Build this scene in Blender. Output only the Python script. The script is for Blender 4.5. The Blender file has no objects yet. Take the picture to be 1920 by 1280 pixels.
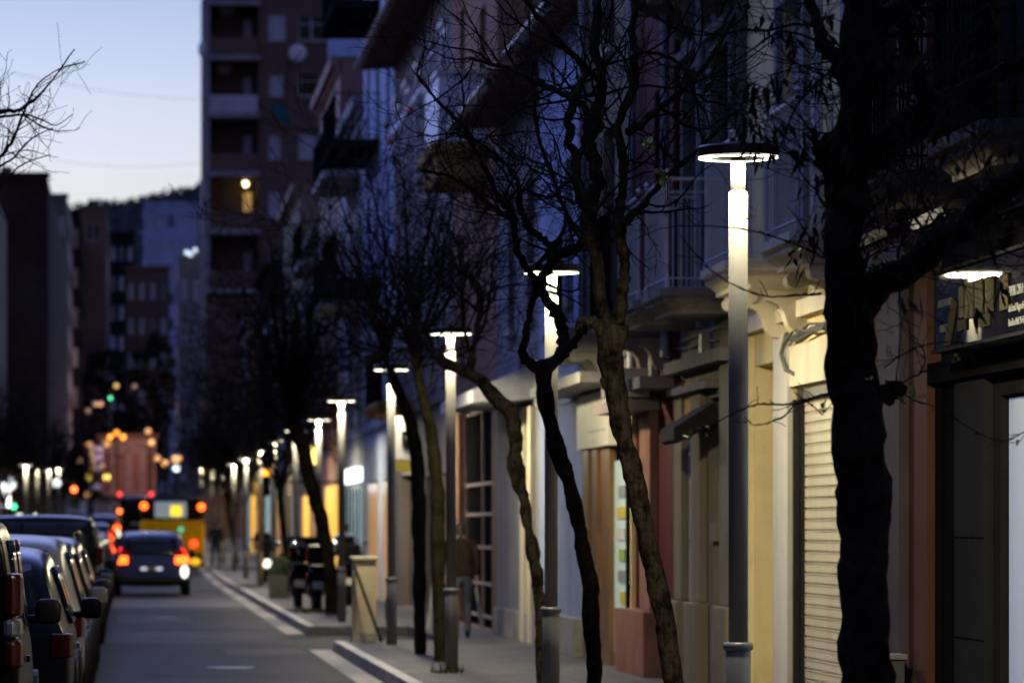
import bpy, bmesh, math, random
from mathutils import Vector, Matrix, noise
S = bpy.context.scene
C = S.collection
R = math.radians
F = 7200.0                 # focal length in photo pixels (1920 wide)
VX, VY, EYE = 249.0, 991.0, 1.72
EXPO = 3.7
GAIN = 2 ** EXPO

# ------------------------------------------------------------------ camera, sky, exposure
cam = bpy.data.cameras.new('camera')
cam.lens, cam.sensor_width, cam.sensor_fit = 135.0, 36.0, 'HORIZONTAL'
cam.shift_x, cam.shift_y = (960 - VX) / 1920, (VY - 640) / 1920
cam.clip_start, cam.clip_end = 0.5, 6000
cam.dof.use_dof = True
cam.dof.focus_distance = 24.0
cam.dof.aperture_fstop = 2.9
cam.dof.aperture_blades = 9
co = bpy.data.objects.new('camera', cam); C.objects.link(co)
co.location = (0, 0, EYE); co.rotation_euler = (R(90), 0, 0)
S.camera = co
W = bpy.data.worlds.new("World"); S.world = W; W.use_nodes = True
nt = W.node_tree; N = nt.nodes; L = nt.links
bg = N['Background']
sky = N.new('ShaderNodeTexSky'); sky.sky_type = 'NISHITA'; sky.sun_disc = False
sky.sun_elevation = R(-2); sky.sun_rotation = R(-40)
tc = N.new('ShaderNodeTexCoord'); sep = N.new('ShaderNodeSeparateXYZ'); L.new(tc.outputs['Generated'], sep.inputs[0])
rmp = N.new('ShaderNodeValToRGB'); L.new(sep.outputs['Z'], rmp.inputs[0])
e = rmp.color_ramp.elements
e[0].position, e[0].color = 0.055, (.121, .193, .449, 1)
e[1].position, e[1].color = 0.093, (.138, .178, .387, 1)
for pos, col in ((0.112, (.126, .162, .333, 1)), (0.137, (.0993, .135, .266, 1)), (0.20, (.33, .37, .85, 1)), (0.45, (.42, .50, 1.0, 1))):
    x = e.new(pos); x.color = col
mul = N.new('ShaderNodeMix'); mul.data_type = 'RGBA'; mul.blend_type = 'MULTIPLY'; mul.inputs[0].default_value = 1
L.new(sky.outputs[0], mul.inputs[6]); L.new(rmp.outputs[0], mul.inputs[7])
# the sky away from the sunset (behind the camera) is the darker half
mr = N.new('ShaderNodeMapRange'); mr.interpolation_type = 'SMOOTHSTEP'; L.new(sep.outputs['Y'], mr.inputs[0])
for i_, v_ in enumerate((-.75, .25, .30, 1.15)): mr.inputs[1 + i_].default_value = v_
sc_ = N.new('ShaderNodeVectorMath'); sc_.operation = 'SCALE'; L.new(mul.outputs[2], sc_.inputs[0]); L.new(mr.outputs[0], sc_.inputs['Scale'])
L.new(sc_.outputs[0], bg.inputs[0])
bg.inputs[1].default_value = 0.72
S.view_settings.view_transform = 'Standard'; S.view_settings.look = 'None'
S.view_settings.exposure = EXPO; S.view_settings.gamma = 1
S.cycles.max_bounces = 6; S.cycles.diffuse_bounces = 3; S.cycles.glossy_bounces = 3
S.cycles.sample_clamp_indirect = 1.0
S.cycles.caustics_reflective = False; S.cycles.caustics_refractive = False

# ------------------------------------------------------------------ helpers
def at(px, py, Y): return Vector(((px - VX) * Y / F, Y, EYE - (py - VY) * Y / F))
def FY(px, X=5.5): return X * F / (px - VX)
def FZ(py, Y): return EYE - (py - VY) * Y / F
def gz(Y): return 0.0 if Y < 110 else .00012 * (min(Y, 330) - 110) ** 2

MATS = {}
def mat(name, col, rough=.7, metal=0., var=.25, scale=6., bump=0., bscale=30., emit=None, es=0., streak=False, spec=.5, coat=0.):
    if name in MATS: return MATS[name]
    m = bpy.data.materials.new(name); m.use_nodes = True
    t = m.node_tree; b = t.nodes['Principled BSDF']
    b.inputs['Roughness'].default_value = rough; b.inputs['Metallic'].default_value = metal
    b.inputs['Specular IOR Level'].default_value = .03 if (rough >= .68 and spec == .5) else spec
    b.inputs['Coat Weight'].default_value = coat
    b.inputs['Base Color'].default_value = (*col, 1)
    if var > 0:
        tcn = t.nodes.new('ShaderNodeTexCoord'); nz = t.nodes.new('ShaderNodeTexNoise')
        mp = t.nodes.new('ShaderNodeMapping'); t.links.new(tcn.outputs['Object'], mp.inputs[0])
        if streak: mp.inputs['Scale'].default_value = (1, 1, .12)
        t.links.new(mp.outputs[0], nz.inputs['Vector'])
        nz.inputs['Scale'].default_value = scale; nz.inputs['Detail'].default_value = 7; nz.inputs['Roughness'].default_value = .65
        cr = t.nodes.new('ShaderNodeValToRGB'); t.links.new(nz.outputs['Fac'], cr.inputs[0])
        cr.color_ramp.elements[0].position = .3; cr.color_ramp.elements[1].position = .7
        cr.color_ramp.elements[0].color = (*[c * (1 - var) for c in col], 1)
        cr.color_ramp.elements[1].color = (*[min(1, c * (1 + var * .6)) for c in col], 1)
        n2 = t.nodes.new('ShaderNodeTexNoise'); n2.inputs['Scale'].default_value = scale * .23; n2.inputs['Detail'].default_value = 9; n2.inputs['Roughness'].default_value = .75
        mp2 = t.nodes.new('ShaderNodeMapping'); mp2.inputs['Location'].default_value = (7.3, 2.1, 4.4); t.links.new(tcn.outputs['Object'], mp2.inputs[0]); t.links.new(mp2.outputs[0], n2.inputs['Vector'])
        c2 = t.nodes.new('ShaderNodeValToRGB'); c2.color_ramp.elements[0].position = .40; c2.color_ramp.elements[1].position = .56
        c2.color_ramp.elements[0].color = (1 - var * 1.1, 1 - var * 1.15, 1 - var * 1.2, 1); t.links.new(n2.outputs['Fac'], c2.inputs[0])
        mx = t.nodes.new('ShaderNodeMix'); mx.data_type = 'RGBA'; mx.blend_type = 'MULTIPLY'; mx.inputs[0].default_value = 1
        t.links.new(cr.outputs[0], mx.inputs[6]); t.links.new(c2.outputs[0], mx.inputs[7]); t.links.new(mx.outputs[2], b.inputs['Base Color'])
    if bump > 0:
        tcn = t.nodes.new('ShaderNodeTexCoord'); nz = t.nodes.new('ShaderNodeTexNoise')
        t.links.new(tcn.outputs['Object'], nz.inputs['Vector'])
        nz.inputs['Scale'].default_value = bscale; nz.inputs['Detail'].default_value = 6
        bp = t.nodes.new('ShaderNodeBump'); bp.inputs['Strength'].default_value = bump; bp.inputs['Distance'].default_value = .02
        t.links.new(nz.outputs['Fac'], bp.inputs['Height']); t.links.new(bp.outputs[0], b.inputs['Normal'])
    if emit:
        b.inputs['Emission Color'].default_value = (*emit, 1); b.inputs['Emission Strength'].default_value = es / GAIN
    MATS[name] = m
    return m

def bricks(name, c1, c2, mortar, face='x'):
    if name in MATS: return MATS[name]
    m = bpy.data.materials.new(name); m.use_nodes = True; t = m.node_tree; b = t.nodes['Principled BSDF']
    tcn = t.nodes.new('ShaderNodeTexCoord'); sp = t.nodes.new('ShaderNodeSeparateXYZ'); cb = t.nodes.new('ShaderNodeCombineXYZ')
    ad = t.nodes.new('ShaderNodeMath')
    t.links.new(tcn.outputs['Object'], sp.inputs[0]); t.links.new(sp.outputs['X'], ad.inputs[0]); t.links.new(sp.outputs['Y'], ad.inputs[1])
    t.links.new(ad.outputs[0], cb.inputs[0]); t.links.new(sp.outputs['Z'], cb.inputs[1])
    br = t.nodes.new('ShaderNodeTexBrick'); t.links.new(cb.outputs[0], br.inputs['Vector'])
    br.inputs['Color1'].default_value = (*c1, 1); br.inputs['Color2'].default_value = (*c2, 1); br.inputs['Mortar'].default_value = (*mortar, 1)
    br.inputs['Scale'].default_value = 1; br.inputs['Brick Width'].default_value = .3; br.inputs['Row Height'].default_value = .09; br.inputs['Mortar Size'].default_value = .01
    t.links.new(br.outputs[0], b.inputs['Base Color']); b.inputs['Roughness'].default_value = .85
    MATS[name] = m
    return m

def paving(name, c, size):
    if name in MATS: return MATS[name]
    m = bpy.data.materials.new(name); m.use_nodes = True; t = m.node_tree; b = t.nodes['Principled BSDF']
    tcn = t.nodes.new('ShaderNodeTexCoord')
    br = t.nodes.new('ShaderNodeTexBrick'); t.links.new(tcn.outputs['Object'], br.inputs['Vector'])
    br.inputs['Color1'].default_value = (*c, 1); br.inputs['Color2'].default_value = (*[k * .86 for k in c], 1); br.inputs['Mortar'].default_value = (*[k * .45 for k in c], 1)
    br.inputs['Scale'].default_value = 1; br.inputs['Brick Width'].default_value = size; br.inputs['Row Height'].default_value = size; br.inputs['Mortar Size'].default_value = .008
    br.offset = 0.5
    nz = t.nodes.new('ShaderNodeTexNoise'); nz.inputs['Scale'].default_value = 2.5; nz.inputs['Detail'].default_value = 8
    t.links.new(tcn.outputs['Object'], nz.inputs['Vector'])
    cr = t.nodes.new('ShaderNodeValToRGB'); cr.color_ramp.elements[0].position = .3; cr.color_ramp.elements[0].color = (.55, .52, .5, 1); cr.color_ramp.elements[1].position = .65
    t.links.new(nz.outputs['Fac'], cr.inputs[0])
    mx = t.nodes.new('ShaderNodeMix'); mx.data_type = 'RGBA'; mx.blend_type = 'MULTIPLY'; mx.inputs[0].default_value = 1
    t.links.new(br.outputs[0], mx.inputs[6]); t.links.new(cr.outputs[0], mx.inputs[7]); t.links.new(mx.outputs[2], b.inputs['Base Color'])
    b.inputs['Roughness'].default_value = .7; b.inputs['Specular IOR Level'].default_value = .15
    MATS[name] = m
    return m

ORG = {}
class MB:
    def __init__(s): s.v = []; s.f = []; s.mi = []
    def add(s, vs, fs, mi=0):
        o = len(s.v); s.v += [tuple(v) for v in vs]; s.f += [tuple(i + o for i in f) for f in fs]; s.mi += [mi] * len(fs)
        return s
    def box(s, x0, x1, y0, y1, z0, z1, mi=0):
        return s.add([(x0, y0, z0), (x1, y0, z0), (x1, y1, z0), (x0, y1, z0), (x0, y0, z1), (x1, y0, z1), (x1, y1, z1), (x0, y1, z1)],
                     [(0, 3, 2, 1), (4, 5, 6, 7), (0, 1, 5, 4), (1, 2, 6, 5), (2, 3, 7, 6), (3, 0, 4, 7)], mi)
    def tube(s, pts, rad, n=8, mi=0, wob=0., cap=True, seed=0.):
        pts = [Vector(p) for p in pts]
        if not isinstance(rad, (list, tuple)): rad = [rad] * len(pts)
        o = len(s.v); u = None
        for i, p in enumerate(pts):
            d = (pts[min(i + 1, len(pts) - 1)] - pts[max(i - 1, 0)])
            d = d.normalized() if d.length > 1e-9 else Vector((0, 0, 1))
            if u is None:
                u = d.orthogonal().normalized()
            u = (u - d * u.dot(d)); u = u.normalized() if u.length > 1e-6 else d.orthogonal().normalized()
            w = d.cross(u)
            for k in range(n):
                a = 2 * math.pi * k / n
                dirv = u * math.cos(a) + w * math.sin(a); r = rad[i]
                q = p + dirv * r
                if wob:
                    r2 = r * (1 + wob * (noise.noise(q * 5 + Vector((seed, 0, 0))) * 1.1 + noise.noise(q * 14) * .6 + noise.noise(q * 30) * .3))
                    q = p + dirv * r2
                s.v.append(tuple(q))
        for i in range(len(pts) - 1):
            for k in range(n):
                a, b = o + i * n + k, o + i * n + (k + 1) % n
                s.f.append((a, b, b + n, a + n)); s.mi.append(mi)
        if cap:
            s.f.append(tuple(o + k for k in range(n))[::-1]); s.f.append(tuple(o + (len(pts) - 1) * n + k for k in range(n))); s.mi += [mi, mi]
        return s
    def lathe(s, c, prof, n=24, mi=0):
        o = len(s.v); c = Vector(c)
        for r, z in prof:
            for k in range(n):
                a = 2 * math.pi * k / n
                s.v.append((c.x + r * math.cos(a), c.y + r * math.sin(a), c.z + z))
        for i in range(len(prof) - 1):
            for k in range(n):
                a, b = o + i * n + k, o + i * n + (k + 1) % n
                s.f.append((a, b, b + n, a + n)); s.mi.append(mi)
        return s
    def prism(s, poly, fn, d0, d1, mi=0):
        """poly in (a,b); fn(a,b,d)->xyz"""
        n = len(poly)
        vs = [fn(a, b, d0) for a, b in poly] + [fn(a, b, d1) for a, b in poly]
        fs = [tuple(range(n)), tuple(range(2 * n - 1, n - 1, -1))] + [(i, i + n, (i + 1) % n + n, (i + 1) % n) for i in range(n)]
        return s.add(vs, fs, mi)
    def ball(s, c, r, n=8, m=6, mi=0, sc=(1, 1, 1)):
        o = len(s.v); c = Vector(c)
        for i in range(m + 1):
            t = math.pi * i / m
            for k in range(n):
                a = 2 * math.pi * k / n
                s.v.append((c.x + r * sc[0] * math.sin(t) * math.cos(a), c.y + r * sc[1] * math.sin(t) * math.sin(a), c.z + r * sc[2] * math.cos(t)))
        for i in range(m):
            for k in range(n):
                a, b = o + i * n + k, o + i * n + (k + 1) % n
                s.f.append((a, a + n, b + n, b)); s.mi.append(mi)
        return s
    def sball(s, c, r, n=20, m=12, e=.55):
        o = len(s.v); c = Vector(c); P = lambda v: math.copysign(abs(v) ** e, v)
        for i in range(m + 1):
            t = math.pi * i / m
            for k in range(n):
                a = 2 * math.pi * k / n
                s.v.append((c.x + r[0] * P(math.sin(t)) * P(math.cos(a)), c.y + r[1] * P(math.sin(t)) * P(math.sin(a)), c.z + r[2] * P(math.cos(t))))
        for i in range(m):
            for k in range(n):
                a, b = o + i * n + k, o + i * n + (k + 1) % n
                s.f.append((a, a + n, b + n, b)); s.mi.append(0)
        return s
    def build(s, name, m, parent=None, smooth=False, subd=0, bevel=0, loc=None):
        me = bpy.data.meshes.new(name)
        org = Vector((0, 0, 0))
        if parent is not None: org = ORG.get(parent.name, Vector((0, 0, 0)))
        elif loc is not None: org = Vector(loc)
        me.from_pydata([tuple(Vector(v) - org) for v in s.v], [], s.f)
        for mm in (m if isinstance(m, (list, tuple)) else [m]): me.materials.append(mm)
        me.polygons.foreach_set('material_index', s.mi)
        bm = bmesh.new(); bm.from_mesh(me); bmesh.ops.recalc_face_normals(bm, faces=bm.faces)
        bm.to_mesh(me); bm.free()
        if smooth: me.polygons.foreach_set('use_smooth', [True] * len(me.polygons))
        me.update()
        o = bpy.data.objects.new(name, me); C.objects.link(o)
        if parent is not None: o.parent = parent; ORG[o.name] = org
        else: o.location = org; ORG[o.name] = org
        if bevel:
            bv = o.modifiers.new('bevel', 'BEVEL'); bv.width = bevel; bv.segments = 2; bv.limit_method = 'ANGLE'
        if subd:
            sd = o.modifiers.new('subsurf', 'SUBSURF'); sd.levels = subd; sd.render_levels = subd
        return o

def tag(o, label=None, cat=None, group=None, kind=None):
    if label: o['label'] = label
    if cat: o['category'] = cat
    if group: o['group'] = group
    if kind: o['kind'] = kind
    return o
def thing(name, loc, label, cat, group=None):
    o = bpy.data.objects.new(name, None); C.objects.link(o); o.empty_display_size = .1
    o.location = loc; ORG[o.name] = Vector(loc)
    return tag(o, label, cat, group)
def copy_thing(o, loc, label=None):
    r = o.copy(); C.objects.link(r); r.location = loc; ORG[r.name] = Vector(loc)
    if label: r['label'] = label
    for ch in list(o.children):
        c = ch.copy(); C.objects.link(c); c.parent = r
        for g in ch.children:
            d = g.copy(); C.objects.link(d); d.parent = c
    return r

# ------------------------------------------------------------------ materials
asphalt = mat('asphalt', (.014, .0137, .015), .66, spec=.05, var=.5, scale=.9, bump=.35, bscale=120)
pave = paving('pavement tiles', (.105, .098, .096), .4)
kerbm = mat('kerb stone', (.32, .30, .27), .6, var=.3, scale=3, bump=.2, bscale=60)
gutterm = mat('pale gutter stone', (.36, .34, .31), .7, var=.35, scale=4, bump=.2, bscale=60)
cream = mat('cream plaster', (.74, .62, .34), .8, var=.16, scale=2.2, bump=.15, bscale=40, streak=True)
creamlight = mat('pale cream stucco', (.66, .60, .47), .75, var=.14, scale=2.5, bump=.12, bscale=40, streak=True)
white = mat('white plaster', (.27, .27, .29), .8, var=.2, scale=1.6, bump=.15, bscale=40, streak=True)
bluewhite = mat('pale blue plaster', (.34, .40, .58), .8, var=.2, scale=1.4, bump=.1, bscale=40, streak=True)
grey = mat('grey stucco', (.17, .16, .15), .8, var=.2, scale=2, bump=.2, bscale=50, streak=True)
beige = mat('beige stucco', (.21, .175, .13), .8, var=.2, scale=2, bump=.2, bscale=50, streak=True)
salmon = mat('salmon plaster', (.12, .055, .038), .8, var=.18, scale=2, bump=.1, bscale=40, streak=True)
pink = mat('pink stone', (.21, .11, .09), .75, var=.2, scale=3, bump=.2, bscale=40)
maroon = mat('maroon plaster', (.085, .022, .026), .7, var=.2, scale=3)
lilac = mat('lilac grey stone', (.21, .175, .185), .75, var=.15, scale=2, streak=True)
ochre = mat('ochre plaster', (.42, .26, .10), .8, var=.2, scale=2, streak=True)
orange = mat('orange plaster', (.30, .175, .12), .8, var=.22, scale=1.5, streak=True)
brick = bricks('red brick', (.20, .085, .065), (.15, .06, .05), (.22, .17, .15))
brownbrick = bricks('brown brick', (.125, .062, .046), (.085, .042, .033), (.11, .09, .08))
darkpl = mat('charcoal plaster', (.018, .017, .019), .9, var=.3, scale=2, streak=True, spec=0.)
tile = mat('roof tile', (.15, .075, .055), .8, var=.4, scale=12, bump=.4, bscale=20)
darkmetal = mat('dark metal', (.03, .03, .034), .35, .6, var=.2)
iron = mat('black iron', (.009, .009, .010), .7, 0, var=.2, spec=0.)
whiteiron = mat('white painted iron', (.55, .55, .56), .5, 0, var=.1)
alu = mat('painted aluminium', (.15, .15, .152), .42, .15, var=.12, scale=8, streak=True)
glassdark = mat('dark window glass', (.012, .014, .02), .06, 0, var=0, spec=.6)
blindm = mat('pale roller blind', (.42, .43, .47), .7, var=.12, scale=3)
woodbrown = mat('varnished brown wood', (.17, .085, .03), .4, var=.3, scale=5, streak=True)
wooddark = mat('dark painted wood', (.05, .035, .03), .5, var=.3, scale=5, streak=True)
shutterm = mat('cream enamelled steel', (.58, .53, .42), .45, .1, var=.12, scale=5)
slateg = mat('dark glazed panel', (.024, .025, .028), .5, 0, var=.15, scale=2, spec=0.)
rubber = mat('tyre rubber', (.012, .012, .012), .8, var=.2)
chrome = mat('chrome', (.6, .6, .62), .15, 1., var=0)
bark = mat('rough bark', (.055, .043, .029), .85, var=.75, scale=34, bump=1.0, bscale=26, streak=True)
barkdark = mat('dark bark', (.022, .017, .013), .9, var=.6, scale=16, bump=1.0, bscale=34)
twigm = mat('twig bark', (.022, .017, .016), .8, var=.3, scale=10)
leafm = mat('young green leaf', (.30, .38, .04), .6, var=.3, scale=30)
podm = mat('dry brown pod', (.035, .022, .018), .8, var=.4, scale=20)
skin = mat('skin', (.42, .26, .19), .6, var=.1)
lampglow = mat('lamp glow', (.9, .85, .7), .5, var=0, emit=(1, .90, .66), es=9)
skinlight = None

# ------------------------------------------------------------------ ground
def sheet(name, pts, m, z=0):
    mb = MB(); mb.add([(x, y, z + gz(y)) for x, y in pts], [tuple(range(len(pts)))]); return mb.build(name, m)
def strip(name, x0, x1, ys, zoff, m):
    mb = MB()
    for y in ys: mb.v += [(x0, y, gz(y) + zoff), (x1, y, gz(y) + zoff)]
    for i in range(len(ys) - 1): mb.f.append((2 * i, 2 * i + 1, 2 * i + 3, 2 * i + 2)); mb.mi.append(0)
    return tag(mb.build(name, m), kind='structure')
earth = mat('dark ground', (.05, .045, .04), .9, var=.4, scale=.2)
gy = [-30, 110] + list(range(120, 340, 15)) + [700]
strip('ground', -400, 400, gy, -.02, earth)
patch = mat('patched asphalt', (.010, .0098, .011), .66, spec=.05, var=.4, scale=1.2, bump=.3, bscale=110)
strip('road', -2.85, 2.9, [-30, 110] + list(range(120, 335, 15)), 0, asphalt)
strip('pavement_bay', 2.9, 4.45, [53, 63.5], .001, asphalt)
# pale patches and joints in the asphalt
palepatch = mat('paler asphalt', (.042, .041, .043), .66, spec=.05, var=.4, scale=1.5, bump=.3, bscale=110)
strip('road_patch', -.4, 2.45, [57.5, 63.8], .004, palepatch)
strip('road_patch', -.6, 2.45, [64.5, 69.5], .004, patch)
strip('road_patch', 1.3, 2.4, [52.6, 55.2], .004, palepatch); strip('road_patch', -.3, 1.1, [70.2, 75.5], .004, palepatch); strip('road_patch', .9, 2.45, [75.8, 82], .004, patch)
strip('road_band', -2.7, 2.45, [84, 93.5], .004, mat('pale road band', (.085, .084, .088), .66, spec=.05, var=.35, scale=1.2))  # flat paler band across the asphalt
strip('road_patch', .2, 2.0, [45, 52], .004, patch)
def cover(x, y, label, round_=True):
    t = thing('manhole_cover', (x, y, .004), label, 'manhole cover'); m_ = mat('cast iron cover', (.035, .032, .03), .5, .5, var=.3, scale=20)
    b = MB(); b.lathe((x, y, .0), [(0, .009), (.30, .009), (.30, .002)], 28); b.build('lid', m_, t)
    b = MB(); b.lathe((x, y, .0), [(.31, .002), (.31, .007), (.38, .007), (.38, .002)], 28); b.build('rim', patch, t)
cover(1.2, 47.5, 'round iron manhole cover in the road near the bottom edge'); cover(.6, 74, 'round iron manhole cover farther up the road')
def kerb(name, x0, x1, y0, y1):
    mb = MB()
    y = y0
    while y < y1 - .05:
        yb = min(y + 1.0, y1)
        mb.box(x0, x1, y + .006, yb - .006, gz(y) - .05, gz(y) + .15); y = yb
    o = mb.build(name, kerbm, bevel=.012); return tag(o, kind='structure')
def pavement(x0, x1, ys):
    mb = MB()
    for y in ys:
        mb.v += [(x0, y, gz(y) + .146), (x1, y, gz(y) + .146), (x0, y, gz(y) - .3), (x1, y, gz(y) - .3)]
    for i in range(len(ys) - 1):
        a = 4 * i; b = a + 4
        for q in ((a, a + 1, b + 1, b), (a, b, b + 2, a + 2), (a + 1, a + 3, b + 3, b + 1)): mb.f.append(q); mb.mi.append(0)
    n = 4 * (len(ys) - 1)
    mb.f += [(0, 2, 3, 1), (n, n + 1, n + 3, n + 2)]; mb.mi += [0, 0]
    return tag(mb.build('pavement', pave), kind='structure')
pavement(2.97, 6.2, [-20, 54]); pavement(4.47, 6.2, [54.01, 62.2]); pavement(2.97, 6.2, [62.21, 110] + list(range(120, 300, 15)))
kerb('kerb', 2.82, 2.97, -20, 54)
kerb('kerb', 2.82, 2.97, 62.2, 240)
mbk = MB(); mbk.box(2.975, 4.46, 62.2, 62.36, 0, .151); mbk.box(2.975, 4.46, 53.85, 54.005, 0, .151); tag(mbk.build('kerb', kerbm, bevel=.01), kind='structure')
strip('gutter', 2.5, 2.815, [-20, 54.6], .005, gutterm); strip('gutter', 2.5, 2.815, [62.4, 110] + list(range(120, 245, 15)), .005, gutterm)
pavement(-6.5, -2.95, [-20, 110] + list(range(120, 300, 15)))
kerb('kerb', -2.95, -2.8, -20, 240)

# ------------------------------------------------------------------ street lamps
LAMP_W = 15.0
def make_lamp(loc, label, group):
    x, y, z = loc
    t = thing('street_lamp', loc, label, 'street lamp', group)
    n = 28; sr, sz = .948, .964
    def pf(prof): return [(r * sr, zz * sz) for r, zz in prof]
    MB().lathe(loc, pf([(.0, -.08), (.077, -.08), (.077, .895), (.073, .90), (.0, .90)]), n).build('base', alu, t, True)
    ad = MB(); ad.box(x - .035, x + .035, y - .081, y - .07, z + .35, z + .62); ad.build('access_door', alu, t, bevel=.004)
    MB().lathe(loc, pf([(.06, .896), (.086, .90), (.092, .912), (.092, .932), (.086, .946), (.055, .95)]), n).build('collar', alu, t, True)
    MB().lathe(loc, pf([(.0, .949), (.0585, .949), (.0585, 3.66), (.05, 3.67), (.0, 3.67)]), n).build('pole', alu, t, True)
    MB().lathe(loc, pf([(.0, 3.66), (.044, 3.66), (.044, 3.90), (.0, 3.90)]), n).build('neck', alu, t, True)
    MB().lathe(loc, pf([(.0, 3.875), (.12, 3.875), (.135, 3.885), (.155, 3.885), (.16, 3.893), (.232, 3.893), (.238, 3.88), (.25, 3.88), (.25, 3.935), (.242, 3.945), (.0, 3.95)]), 40).build('lamp_head', darkmetal, t, False)
    MB().lathe(loc, pf([(.168, 3.871), (.244, 3.871)]), 40).build('light_ring', lampglow, t)
    ld = bpy.data.lights.new('lamp_light', 'AREA'); ld.shape = 'DISK'; ld.size = .44; ld.energy = LAMP_W / GAIN * 13; ld.color = (1, .87, .54); ld.spread = R(180)
    ld.use_nodes = True; q = ld.node_tree; em = q.nodes['Emission']; ge = q.nodes.new('ShaderNodeNewGeometry'); dt = q.nodes.new('ShaderNodeVectorMath'); dt.operation = 'DOT_PRODUCT'
    q.links.new(ge.outputs['Incoming'], dt.inputs[0]); q.links.new(ge.outputs['Normal'], dt.inputs[1])
    ab = q.nodes.new('ShaderNodeMath'); ab.operation = 'ABSOLUTE'; q.links.new(dt.outputs['Value'], ab.inputs[0])
    mxm = q.nodes.new('ShaderNodeMath'); mxm.operation = 'MAXIMUM'; mxm.inputs[1].default_value = .12; q.links.new(ab.outputs[0], mxm.inputs[0])
    dv = q.nodes.new('ShaderNodeMath'); dv.operation = 'POWER'; dv.inputs[1].default_value = -.5; q.links.new(mxm.outputs[0], dv.inputs[0])   # wide-beam street optic: more light sideways than a bare disc gives
    q.links.new(dv.outputs[0], em.inputs['Strength'])
    lo = bpy.data.objects.new('lamp_light', ld); C.objects.link(lo); lo.parent = t; lo.location = (0, 0, 3.852 * .964)
    return t
ROW = 'ring headed lamps along the right pavement'
lamps = [(1384, 23.45, 'brightest ring headed street lamp, nearest the camera beside the dark tree'),
         (1033, 34.0, 'ring headed street lamp crossed by a forked tree in front of the blank pale wall'),
         (847, 44.65, 'ring headed street lamp standing before the dark gridded garage door'),
         (734, 54.75, 'ring headed street lamp partly hidden by dark boughs, with white sign panel on it'),
         (641, 68.2, 'ring headed street lamp beside the beige utility cabinet'),
         (598, 80.0, 'ring headed street lamp in front of the orange lit shopfront'),
         (555, 89.0, 'ring headed street lamp mostly covered by a dark trunk behind the scooters'),
         (514, 99.0, 'ring headed street lamp rising above the clipped bush in a planter')]
proto = None
for px, Y, lab in lamps:
    Y *= .955; X = (px - VX) * Y / F
    loc = (X, Y, .146)
    if proto is None: proto = make_lamp(loc, lab, ROW)
    else:
        o_ = copy_thing(proto, loc, lab); o_.rotation_euler = (R(random.Random(px).uniform(-.35, .35)), R(random.Random(px + 1).uniform(-.35, .35)), random.Random(px).uniform(0, 6))
FAR_LAB = 'small far ring headed lamp in the receding row on the right pavement'
for Y in (112, 126, 141, 158, 180, 208): copy_thing(proto, (3.55, Y * .955, .146 + gz(Y * .955)), FAR_LAB)
for o in [o for o in C.objects if o.get('label') == FAR_LAB]: o['group'] = 'far lamps of the right pavement'
LEFT_LAB = 'small far ring headed lamp in the row along the left pavement'
for Y in (143, 160, 182, 206, 235):
    o = copy_thing(proto, (-3.8, Y * .955, .146 + gz(Y * .955)), LEFT_LAB); o['group'] = 'lamps along the left pavement'

# ------------------------------------------------------------------ facades
def right_map(X): return lambda u, d, z: (X + d, u, z)
def left_map(X): return lambda u, d, z: (X - d, u, z)
def front_map(Y): return lambda u, d, z: (u, Y + d, z)
def mbox(mb, M, u0, u1, d0, d1, z0, z1, mi=0):
    vs = [M(u, d, z) for z in (z0, z1) for u, d in ((u0, d0), (u1, d0), (u1, d1), (u0, d1))]
    return mb.add(vs, [(0, 3, 2, 1), (4, 5, 6, 7), (0, 1, 5, 4), (1, 2, 6, 5), (2, 3, 7, 6), (3, 0, 4, 7)], mi)
def facade(mb, M, u0, u1, z0, z1, ops, back):
    """wall sheet with openings (u0,u1,z0,z1,depth), reveals, and the rest of the block behind it"""
    us = sorted(set([u0, u1] + [k for o in ops for k in o[:2]])); zs = sorted(set([z0, z1] + [k for o in ops for k in o[2:4]]))
    for i in range(len(us) - 1):
        for j in range(len(zs) - 1):
            a, b, c, d = us[i], us[i + 1], zs[j], zs[j + 1]
            cu, cz = (a + b) / 2, (c + d) / 2
            if any(o[0] < cu < o[1] and o[2] < cz < o[3] for o in ops): continue
            mb.add([M(a, 0, c), M(b, 0, c), M(b, 0, d), M(a, 0, d)], [(0, 1, 2, 3)])
    for a, b, c, d, dep in ops:
        mb.add([M(a, 0, c), M(b, 0, c), M(b, 0, d), M(a, 0, d), M(a, dep, c), M(b, dep, c), M(b, dep, d), M(a, dep, d)],
               [(0, 1, 5, 4), (1, 2, 6, 5), (2, 3, 7, 6), (3, 0, 4, 7), (4, 5, 6, 7)])
    mb.add([M(u0, 0, z0), M(u1, 0, z0), M(u1, 0, z1), M(u0, 0, z1), M(u0, back, z0), M(u1, back, z0), M(u1, back, z1), M(u0, back, z1)],
           [(1, 5, 6, 2), (4, 0, 3, 7), (3, 2, 6, 7), (5, 4, 7, 6)])
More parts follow.
